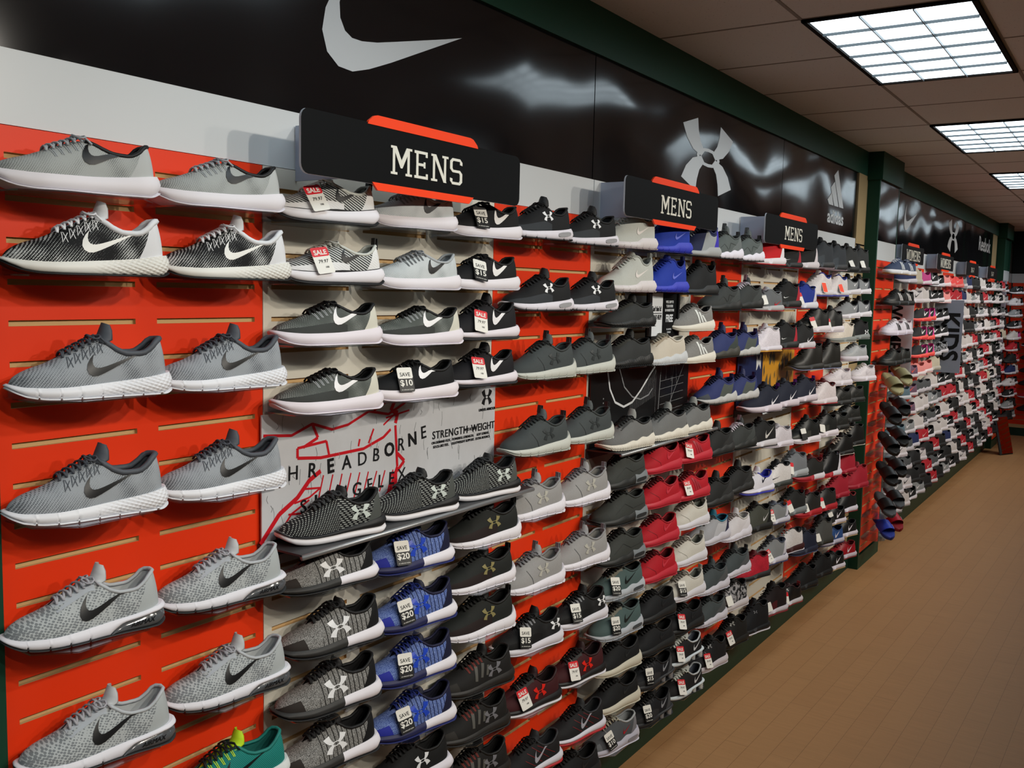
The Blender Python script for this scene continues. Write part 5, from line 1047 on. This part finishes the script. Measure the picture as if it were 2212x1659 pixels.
def poster_red(p, w2, h):
    s = lambda *L: [(-w2 + a * 2 * w2, h * (1 - b_)) for a, b_ in L]
    P = []
    P += band(s((.01, .16), (.10, .19), (.17, .12), (.24, .19), (.30, .17), (.38, .08), (.46, .13), (.52, .06), (.56, .0)), .007)
    P += band(s((.12, .30), (.12, .38), (.20, .41), (.36, .40), (.44, .33), (.47, .27)), .008) + band(s((.12, .30), (.22, .28), (.23, .40)), .007)
    P += band(s((.17, .12), (.19, .24), (.14, .30)), .008) + band(s((.38, .36), (.40, .24)), .006) + band(s((.34, .37), (.345, .31)), .006)
    P += band(s((.49, .0), (.47, .10), (.50, .13), (.49, .22)), .012) + band(s((.45, .16), (.55, .12)), .005) + band(s((.44, .22), (.49, .13)), .005) + band(s((.40, .08), (.45, .02), (.53, .03)), .006)
    P += band(s((.49, .24), (.50, .62), (.47, .80)), .009) + band(s((.50, .50), (.53, .58), (.50, .66)), .010) + band(s((.48, .80), (.56, .99)), .016) + band(s((.48, .80), (.41, .97)), .014) + band(s((.49, .66), (.49, .84)), .02)
    P += band(s((.0, 1.0), (.06, .80), (.12, .70), (.16, .58), (.20, .52)), .012) + band(s((.05, .99), (.10, .82), (.16, .74)), .005) + band(s((.14, .64), (.20, .66), (.16, .72), (.11, .74)), .005) + band(s((.09, .82), (.15, .84), (.10, .92)), .005)
    for i in range(9):
        a = .20 + .034 * i; P += band(s((a + .01, .56 + .01 * i), (a - .012, .80 + .01 * (i % 3))), .004)
        if i % 2: P += band(s((a, .86), (a - .03, .98)), .004)
    poly('red_drawing', P, M['pred'], p)
    C = []
    rr = random.Random(3)
    for i in range(70):
        a = rr.random() * .97 + .01; c = rr.random() * .85; l = .04 + rr.random() * .12
        C += band(s((a, c), (a + rr.uniform(-.008, .008), c + l / 2), (a + rr.uniform(-.004, .004), min(.99, c + l))), .0009)
    poly('paper_creases', C, M['pgreyline'], p, .0001)
    def word(wd, pts, size, **k):
        for ch, (a, c) in zip(wd, pts): put_text(ch, size, M['ink'], .0012, -w2 + a * 2 * w2, h * (1 - c), p, rot=rr.uniform(-.12, .12), bold=rr.choice([.0, .01, .03]), **k)
    word('THREADBORNE', [(.05, .50), (.105, .50), (.17, .505), (.235, .50), (.295, .495), (.355, .49), (.41, .48), (.465, .455), (.515, .43), (.565, .40), (.615, .355)], .052)
    word('SLINGFLEX', [(.14, .79), (.19, .775), (.235, .765), (.28, .755), (.335, .745), (.385, .735), (.43, .725), (.475, .72), (.52, .705)], .050)
    put_text('STRENGTH', .033, M['ink'], .0012, -w2 + .745 * 2 * w2, h * .60, p, bold=.008, space=1.1); put_text('WITHOUT', .014, M['ink'], .0012, -w2 + .845 * 2 * w2, h * .60, p); put_text('WEIGHT', .033, M['ink'], .0012, -w2 + .915 * 2 * w2, h * .60, p, bold=.008, space=1.0)
    for (a, l1, l2) in ((.70, 'ON-DEMAND FLEX.', 'SOCK-LIKE FEEL.'), (.81, 'POWERFUL STRENGTH.', 'LIGHTWEIGHT SUPPORT.'), (.915, 'SOFT STRIDES.', 'EXTRA BOUNCE.')):
        put_text(l1, .0105, M['ink'], .0012, -w2 + a * 2 * w2, h * .53, p, bold=.02); put_text(l2, .0105, M['ink'], .0012, -w2 + a * 2 * w2, h * .49, p, bold=.02)
    b = MB(); flat_ua(b, .0006, -w2 + .905 * 2 * w2, h * .82, .055, .050); b.build('logo', M['ink'], p)
    put_text('UNDER ARMOUR', .0115, M['ink'], .0012, -w2 + .935 * 2 * w2, h * .775, p, bold=.02)
LEDZ = LZ['sling']
ledge(1.545, 2.545, LEDZ, 'dark metal display ledge holding three black dashed shoes', 'poster', 'white poster with red drawings and black lettering behind three black shoes', poster_red, M['pgrey'], ztop=1.69)
def poster_city(p, w2, h):
    s = lambda *L: [(-w2 + a * 2 * w2, h * (1 - b_)) for a, b_ in L]
    P = []
    arc = [(.12 + .5 * t, .05 + .55 * math.sin(math.pi * min(t * 1.15, 1)) ** .8 if t < .45 else .05 + .55 * math.sin(math.pi * min(t * 1.15, 1)) ** .8) for t in [i / 14 for i in range(15)]]
    main = [(.14, .02), (.17, .30), (.22, .48), (.30, .56), (.38, .52), (.46, .38), (.55, .18), (.64, .0)]
    P += band(s(*main), .009)
    P2 = band(s((.25, .05), (.30, .30), (.38, .45), (.46, .50), (.54, .46), (.58, .38)), .006)
    for i in range(22):
        a = .36 + .012 * i; top = .50 - .45 * max(0, (a - .40)) / .24; P2 += band(s((a, top), (a, .95)), .0012)
    for i in range(8): P2 += band(s((.115, .40 + .055 * i), (.115, .418 + .055 * i)), .006)
    for i in range(5): P2 += band(s((.62 + .05 * i, .02), (.60 + .06 * i, .20 + .04 * i)), .002) + band(s((.66, .30 + .11 * i), (.92, .26 + .11 * i)), .0015)
    P2 += band(s((.66, .2), (.64, .9)), .005) + band(s((.80, .05), (.78, .7)), .003) + band(s((.92, .1), (.72, .8)), .003)
    poly('drawing', P, M['pwhite'], p); poly('fine_drawing', P2, M['pgreyline'], p)
    b = MB(); b.add([(.001, (-.5 + .22) * 2 * w2, h * .25), (.001, (-.5 + .62) * 2 * w2, h * .02), (.001, (-.5 + .9) * 2 * w2, h * .75), (.001, (-.5 + .62) * 2 * w2, h * 1.0), (.001, (-.5 + .56) * 2 * w2, h * 1.0), (.001, (-.5 + .74) * 2 * w2, h * .60)], [(0, 1, 2, 3, 4, 5)]); b.build('dark_shape', M['pblack'], p)
ledge(3.155, 4.10, LZ['bounce_grey'], 'dark metal display ledge holding three grey ribbed shoes', 'poster', 'black poster with a white night bridge drawing behind three grey shoes', poster_city, M['pblack'], ztop=1.715)
def poster_navy(p, w2, h):
    b = MB(); b.box(.0003, -w2 + .40 * 2 * w2, .003, .0008, w2 - .022, h); b.build('gold_print', M['pgold'], p)
    rr = random.Random(5); P = []
    for i in range(26):
        a = -w2 + (.42 + .52 * rr.random()) * 2 * w2; c = rr.random() * h * .75; l = h * (.15 + .25 * rr.random()); w_ = .010 + .02 * rr.random()
        P.append([(a, c), (a + w_, c + l * .35), (a + w_ * .6, min(h, c + l)), (a - w_ * .5, c + l * .6)])
    poly('camouflage_pattern', P, mat('poster_brown', '#5b5340', .5, .3), p, .0009)
    y = -w2 + .33 * 2 * w2; z = h * .80
    P = [[(y - .035, z - .04), (y - .035, z + .04), (y, z + .012)], [(y - .035, z - .04), (y - .025, z - .04), (y + .012, z + .0), (y, z + .012)], [(y + .035, z - .04), (y + .035, z + .04), (y, z - .004)], [(y + .035, z + .04), (y + .025, z + .04), (y - .012, z + .0), (y, z - .008)]]
    poly('emblem', P, M['pwhite'], p)
    put_text('HYPER', .03, M['pwhite'], .0012, -w2 + .13 * 2 * w2, h * .93, p) if False else None
ledge(4.71, 5.665, LZ['kyrie'], 'dark metal display ledge holding three navy basketball shoes', 'poster', 'navy and gold poster behind three navy basketball shoes', poster_navy, M['pnavy'], ztop=1.70)
# framed notice between the shoes
t = empty('framed_notice', (.10, 3.60, 1.915)); tag(t, 'small black framed notice reading FREE among the shoes', 'sign')
b = MB(); w2, h2 = .145, .098
for a in ((-w2, -h2, w2, -h2 + .012), (-w2, h2 - .012, w2, h2), (-w2, -h2, -w2 + .022, h2), (w2 - .014, -h2, w2, h2)): b.box(-.012, a[0], a[1], .004, a[2], a[3])
b.box(-.012, -w2, -h2, -.006, w2, h2); b.build('frame', M['pblack'], t)
b = MB(); b.box(-.006, -w2 + .022, -h2 + .012, -.004, -.018 + .01, h2 - .012); b.build('white_half', M['pwhite'], t)
b = MB(); b.box(-.006, .02 - .028, -h2 + .012, -.0045, w2 - .014, h2 - .012); b.build('black_half', M['signblack'], t)
put_text("Can't find it?", .028, M['ink'], -.0034, -.065, .022, t, bold=.02, sx=.62); put_text('LET US HELP!', .026, M['ink'], -.0034, -.065, -.012, t, bold=.02, sx=.62)
b = MB(); b.box(-.004, -w2 + .03, .003, -.0032, -.015, .006); b.build('rule', M['ink'], t)
put_text("WE'LL SHIP TO", .015, M['pwhite'], -.0038, .060, .050, t, bold=.02, sx=.75); put_text("YOUR HOME", .015, M['pwhite'], -.0038, .060, .033, t, bold=.02, sx=.75); put_text("OR NEAREST STORE", .014, M['pwhite'], -.0038, .060, .016, t, bold=.02, sx=.7)
put_text('FREE', .042, M['pwhite'], -.0038, .060, -.018, t, bold=.03, sx=.8); put_text('NO SHIPPING', .010, M['pwhite'], -.0038, .060, -.062, t, sx=.8); put_text('CHARGES', .010, M['pwhite'], -.0038, .060, -.074, t, sx=.8)
b = MB(); b.box(-.098, -.012, -.01, -.012, .012, .01); b.build('bracket', M['black'], t)

# ------------------------------------------------------------------ beyond the pillar
def slide_sandal(name, bed, strap, logo, label, loc, group='sandals hung on the green pillar', x=0):
    t = empty(name, loc); tag(t, label, 'sandal', group)
    b = MB(); ts = stations(16); rows = []
    for k in ts:
        lw, mw = LATW(k), MEDW(k); y = (k - .5) * .275; zt = .030 + .010 * k; rows.append([(lw, y, zt), (lw + .003, y, zt * .5), (lw - .003, y, 0), (-mw + .003, y, 0), (-mw - .003, y, zt * .5), (-mw, y, zt), (0, y, zt - .006), (lw, y, zt)])
    b.grid(rows); b.build('footbed', mat('sandal_bed', bed, .6), t)
    b = MB(); rows = []
    for i in range(11):
        a = math.pi * i / 10; x_ = .052 * math.cos(a); z = .015 + .060 * math.sin(a) ** .75; rows.append([(x_, -.075 - .012 * math.sin(a), z), (x_ * 1.02, -.03, z * 1.05), (x_, .022 - .01 * math.sin(a), z * 1.04)])
    b.grid(rows); rows2 = [[(p[0] * .93, p[1], p[2] - .004) for p in r] for r in rows]; b.grid(rows2, flip=True); b.build('strap', mat('sandal_strap', strap, .45), t)
    b = MB(); b.add([(.045, -.05, .045), (.047, -.02, .045), (.038, -.012, .062), (.036, -.022, .062)], [(0, 1, 2, 3)])
    b.prism([(-.055, .040), (-.015, .040), (-.010, .050), (-.050, .046)], .0535, .0545); b.build('side_logo', mat('sandal_logo', logo, .4), t)
    # held heel to the wall, toe tipped down into the aisle
    t.rotation_euler = (math.radians(24), 0, math.radians(40)); return t
PIL = [(1936, 589, 'gazelle'), (1952, 660, 'samoa'), (1948, 727, 'superstar'), (1943, 793, 'af_dk')]
PW = ['top row', 'second row', 'third row', 'fourth row']
for i, (u, v, st) in enumerate(PIL):
    q = BP(1923, v - .0, XP + .16); n_copy = 2 if st in ('gazelle',) else 1
    for j in range(n_copy):
        r = get_proto(st, False); r.location = (XP + .10, YP0 + .17 + .30 * (j if n_copy == 2 else 0) + .02, q.z); r.rotation_euler = (0, 0, -TILT)
        nm = {'gazelle': 'slate blue suede sneaker with white stripes', 'samoa': 'black sneaker with three white stripes', 'superstar': 'white sneaker with three black stripes', 'af_dk': 'dark charcoal low sneaker'}[st]
        lab = f'{nm}, {PW[i]} of the green pillar' + ('' if n_copy == 1 else (', left one' if j == 0 else ', right one'))
        tag(r, lab, 'shoe', 'shoes on the front of the green pillar'); shelf(XP, r.location.y + .02, q.z, f'clear shelf, {PW[i]} of the green pillar, {"right" if (n_copy == 2 and j) else "left"} one', grp='clear shelves on the green pillar')
        if n_copy == 1 and st != 'x':
            r2 = get_proto(st, False); r2.location = (XP + .10, YP0 + .49, q.z); r2.rotation_euler = (0, 0, -TILT)
            r['label'] = lab + ', left one'; tag(r2, lab + ', right one', 'shoe', 'shoes on the front of the green pillar')
            shelf(XP, r2.location.y + .02, q.z, f'clear shelf, {PW[i]} of the green pillar, right one', grp='clear shelves on the green pillar')
SL = [(858, '#a8a37c', '#8f8a66', '#d9d2a8', 'olive'), (925, '#17181a', '#1c1d1f', '#2a2b2d', 'plain black'), (992, '#121315', '#17181a', '#e6eef0', 'black white-logo'), (1058, '#101113', '#141516', '#c6c9cc', 'black silver-tick'), (1125, '#4a4e52', '#151617', '#d2d4d6', 'black and grey'), (1172, '#23348c', '#2a3fae', '#dfe3ea', 'blue')]
for i, (v, bed, strap, lg, nm) in enumerate(SL):
    for j in range(2):
        q = BP(1890 + 24 * j, v - 22 * j, XP + .15)
        if i == 5 and j == 1: bed, strap, nm = '#8a1220', '#a8182a', 'red'
        lab = f'{nm} slide sandal on the green pillar' + ('' if i == 5 else (', left one of its pair' if j == 0 else ', right one of its pair'))
        zz = q.z + .03
        slide_sandal('slide_sandal', bed, strap, lg, lab, (XP + .125, YP0 + .17 + .29 * j, zz))
        shelf(XP, YP0 + .17 + .29 * j, zz - .072, f'clear shelf under the {nm} sandal, {"right" if j else "left"} one of its pair', grp='clear shelves on the green pillar')

FS = {
 'k': S('run', ('plain', '#1b1c1e', '#1b1c1e'), '#d6d1d8', '#222', K_, '#101112', ('swoosh', '#e0dde2', dict(w=.09, y=.0, z=.042, slope=.25, h=1.3)), 'black shoe with white sole'),
 'K': S('mid', ('plain', '#1d1e20', '#1d1e20'), '#222325', '#111', K_, '#101112', None, 'all-black shoe'),
 'w': S('flat', ('plain', '#cfc9cb', '#cfc9cb'), '#d3ccd2', '#c0bac0', '#bdb9bb', '#a8a4a4', ('swoosh', '#3a3b3e', dict(w=.085, y=.0, z=.04, slope=.2)), 'white shoe'),
 'W': S('mid', ('plain', '#cbc5c4', '#cbc5c4'), '#d6cfd2', '#7a7a7a', '#b5aeb0', '#8f8b8b', None, 'white high shoe'),
 'g': S('run', ('plain', '#8b8e90', '#8b8e90'), '#ccc7ce', '#666', '#66696c', '#55585a', ('swoosh', '#d9d6da', dict(w=.08, y=.0, z=.042, slope=.25, h=1.3)), 'grey shoe with white sole'),
 'G': S('huar', ('ribs', '#5a5d60', '#3a3c3f'), '#bdb9c0', '#444', '#3f4245', '#2d2f31', None, 'dark grey knit shoe'),
 'p': S('run', ('plain', '#f0504e', '#f0504e'), '#e07872', '#c84050', '#e04a48', '#f06a66', ('swoosh', '#f5a09a', dict(w=.08, y=.0, z=.042, slope=.25)), 'coral pink shoe'),
 'P': S('run', ('plain', '#e8908c', '#e8908c'), '#e2d6d8', '#d8a0a0', '#d07f7c', '#e8a8a4', None, 'pale pink shoe'),
 'b': S('run', ('plain', '#26272a', '#26272a'), '#f25a50', '#d8304a', '#1c1d20', '#141518', ('swoosh', '#e6e2e4', dict(w=.09, y=.02, z=.038, slope=.35, h=1.3)), 'black shoe with coral sole', counter='#e0409a'),
 'n': S('mid', ('plain', '#232f5c', '#232f5c'), '#c9c6d0', '#444', '#1c264c', '#161d3a', None, 'navy shoe'),
 'r': S('mid', ('plain', '#b01c2a', '#b01c2a'), '#c9c0c6', '#8e1420', '#8a1420', '#7a1018', ('swoosh', '#e0b8b8', dict(w=.07, y=.02, z=.04, slope=.3, h=1.3)), 'red shoe'),
 'c': S('run', ('camo', '#8f9095', '#1c1d20'), '#c6c1c8', '#888', '#17181a', '#101113', None, 'black and grey camouflage shoe'),
 't': S('mid', ('plain', '#c2b9a4', '#c2b9a4'), '#b5b0a4', '#9a9384', '#a89f8c', '#8c8472', None, 'cream shoe'),
 'u': S('flat', ('plain', '#6c5166', '#6c5166'), '#c9c0c4', '#a04030', '#3a1c28', '#2a141c', ('swoosh', '#e85a48', dict(w=.085, y=.0, z=.04, slope=.2)), 'purple shoe with coral tick'),
 'e': S('flat', ('plain', '#58707c', '#58707c'), '#c3c6cc', '#8a8e92', '#48606c', '#3c505c', None, 'blue-grey shoe'),
 'm': S('run', ('plain', '#c6458a', '#c6458a'), '#d9cdd4', '#b03a7a', '#a83a74', '#a0306c', None, 'magenta shoe'),
}
for k_, v_ in FS.items(): ST['far_' + k_] = v_
GRID = [  # rows from the top down, columns away from the pillar
 "ntmkkPppgnKKWkkwgkrk", ".wWkkPrrnWgwKrgkwkWg", "..bbkkkbkWKkgwKgwkGk", "..bbkkGWwKKgwkWgkrwK", "..bbccGWWWWrKwkgwrkt", "uuPPt..nKgwKwkrWKkgw", "euGGWkkKrWKkwgrkKwkK",
 "euWWgGrrKWKgKwrtkWKr", "egWcGkWkKwWrKgWkKwgk", "wGnrkWWkrgKWkrwKgkWr", "KGKwKrKnWkKrgKwrkKWg", "gwKKrGkKWKrKkgKwWrkK", "gWkgKrKgkKwKrKgkKrKw"]
far_list = []
ROWV = [(603, 2.13), (0, 0)]
for ri, row in enumerate(GRID):
    for j, ch in enumerate(row):
        y = YP1 + .17 + .3185 * j; z = 2.125 - .1535 * ri
        if ch == '.': continue
        if j % 5 in (3, 4): z += random.uniform(-.012, .012)
        far_list.append((ri, j, ch, y, z))
N_NEAR = len(SHOES) + 12
far_list.sort(key=lambda a: a[1])
n_left = 296 - N_NEAR - 34
stuff_s, stuff_h = MB(), MB()
small = {}
def proto_far(ch):
    """stand-alone meshes of one far shoe, for the crowd at the far end"""
    if ch not in small:
        r = make_shoe(ST['far_' + ch], False, 'tiny'); small[ch] = [(c.data, c.name) for c in bpy.data.objects if c.parent == r]; PROTO[r.name] = [c for c in bpy.data.objects if c.parent == r]
        for c in PROTO[r.name]: bpy.data.objects.remove(c)
        bpy.data.objects.remove(r)
    return small[ch]
crowd = MB(); crowd_m = []
for i, (ri, j, ch, y, z) in enumerate(far_list):
    loc = (.115 + random.uniform(-.01, .01), y, z); rz = -TILT - .12 + random.uniform(-.08, .08)
    st = 'far_' + ch; need = needed(st); szc = min(1.0, .146 / need)
    if i < n_left:
        r = get_proto(st, False, True); r.location = loc; r.rotation_euler = (0, 0, rz); r.scale = (1, 1, szc)
        where = f'{OW[ri]} row down, {OW[j]} column past the pillar'
        tag(r, f'{ST[st]["desc"]}, {where}', 'shoe', 'shoes on the wall beyond the green pillar')
        if i < 60: shelf(0, y, z, f'clear shelf, {where}')
    else:
        Mx = Matrix.Translation(loc) @ Matrix.Rotation(rz, 4, 'Z') @ Matrix.Diagonal((1, 1, szc, 1))
        for me, nm in proto_far(ch):
            off = len(crowd_m)
            for mt in me.materials:
                if mt not in crowd_m: crowd_m.append(mt)
            base = len(crowd.v); crowd.v += [tuple(Mx @ v.co) for v in me.vertices]
            for p in me.polygons: crowd.f.append(tuple(base + q for q in p.vertices)); crowd.m.append(crowd_m.index(me.materials[p.material_index])); crowd.sm.append(True)
tag(crowd.build('distant_shoes', crowd_m), 'many small mixed shoes on the far end of the wall near the end pillar', 'shoes', kind='stuff')
b = MB()
for (ri, j, ch, y, z) in far_list[60:]:
    b.box(.002, y - .13, z - .0035, .15, y + .13, z - .0008)
tag(b.build('distant_shelves', M['acr']), 'many clear shelves carrying the distant shoes', 'shelves', kind='stuff')

# tall posters among the women's shoes
def blade_sign(word, y, x0, x1, z0, z1, label, back, tw, ty=.3):
    t = empty('blade_sign', ((x0 + x1) / 2, y, (z0 + z1) / 2), -math.pi / 2); tag(t, label, 'sign'); w2, h2 = (x1 - x0) / 2, (z1 - z0) / 2
    b = MB(); b.box(-.006, -w2, -h2, 0, w2, h2); b.build('board', back, t)
    put_text(word, tw, M['ink'], .0008, (-.5 + ty) * 2 * w2, 0, t, bold=.03, sx=1.0, rot=-math.pi / 2); return t
blade_sign("WOMEN'S", 7.872, .03, .235, 1.43, 1.99, 'pale blade sign with sideways black WOMEN lettering beyond the pillar', M['pgrey'], .125, ty=.36)
blade_sign('KIDS', 9.91, .03, .285, 1.31, 2.00, 'blue-grey blade sign with sideways black KIDS lettering', M['pgrey2'], .22, ty=.55)

# far pillar: pale display post, shoes, end-wall shoes, foot mirror
b = MB(); b.box(XP, YQ0 - .02, .25, XP + .05, YQ0 + .03, HEAD0); tag(b.build('display_post', M['bracket']), 'pale grey display post on the corner of the farthest pillar', 'display post')
k_s = "kkkgmKrWkrKg"
for i, ch in enumerate(k_s):
    z = 2.10 - .155 * i
    for j in range(2):
        r = get_proto('far_' + (ch if j else 'kwgkWrKnwkgK'[i]), False, True); r.location = (XP + .12, YQ0 + .20 + .30 * j, z); r.rotation_euler = (0, 0, -TILT - .2); r.scale = (1, 1, min(1, .146 / needed('far_' + (ch if j else 'kwgkWrKnwkgK'[i]))))
        tag(r, f'{FS[(ch if j else "kwgkWrKnwkgK"[i])]["desc"]}, {OW[i]} row on the farthest pillar, {"right" if j else "left"} column', 'shoe', 'shoes on the farthest pillar')
        shelf(XP, YQ0 + .20 + .30 * j, z, f'clear shelf, {OW[i]} row on the farthest pillar, {"right" if j else "left"} column', grp='clear shelves on the farthest pillar')
for i in range(10):
    z = 2.10 - .19 * i
    r = get_proto('far_' + 'KkKKkKKKrK'[i], False, True); r.location = (.34, YFAR - .115, z); r.rotation_euler = (0, 0, -math.pi / 2 - .2); r.scale = (1, 1, .95)
    tag(r, f'{FS["KkKKkKKKrK"[i]]["desc"]}, {OW[i]} row on the orange end wall', 'shoe', 'shoes on the orange end wall')
    o = shelf(0, 0, 0, f'clear shelf, {OW[i]} row on the orange end wall', grp='clear shelves on the end wall'); o.location = (.34, YFAR - .0008, z - .0004); o.rotation_euler = (0, 0, -math.pi / 2)
t = empty('foot_mirror', (.34, 13.95, 0)); tag(t, 'low slanted foot mirror standing on the floor at the end of the wall', 'mirror')
b = MB(); b.box(-.015, -.12, .02, .0, .12, .50); b.build('glass', M['mirror'], t); b = MB(); b.box(-.03, -.14, .0, -.0152, .14, .53); b.build('frame', M['steel'], t); b = MB(); b.box(-.12, -.12, .0, -.032, .12, .02); b.build('foot', M['steel'], t)
t.rotation_euler = (0, math.radians(-14), math.radians(-25))
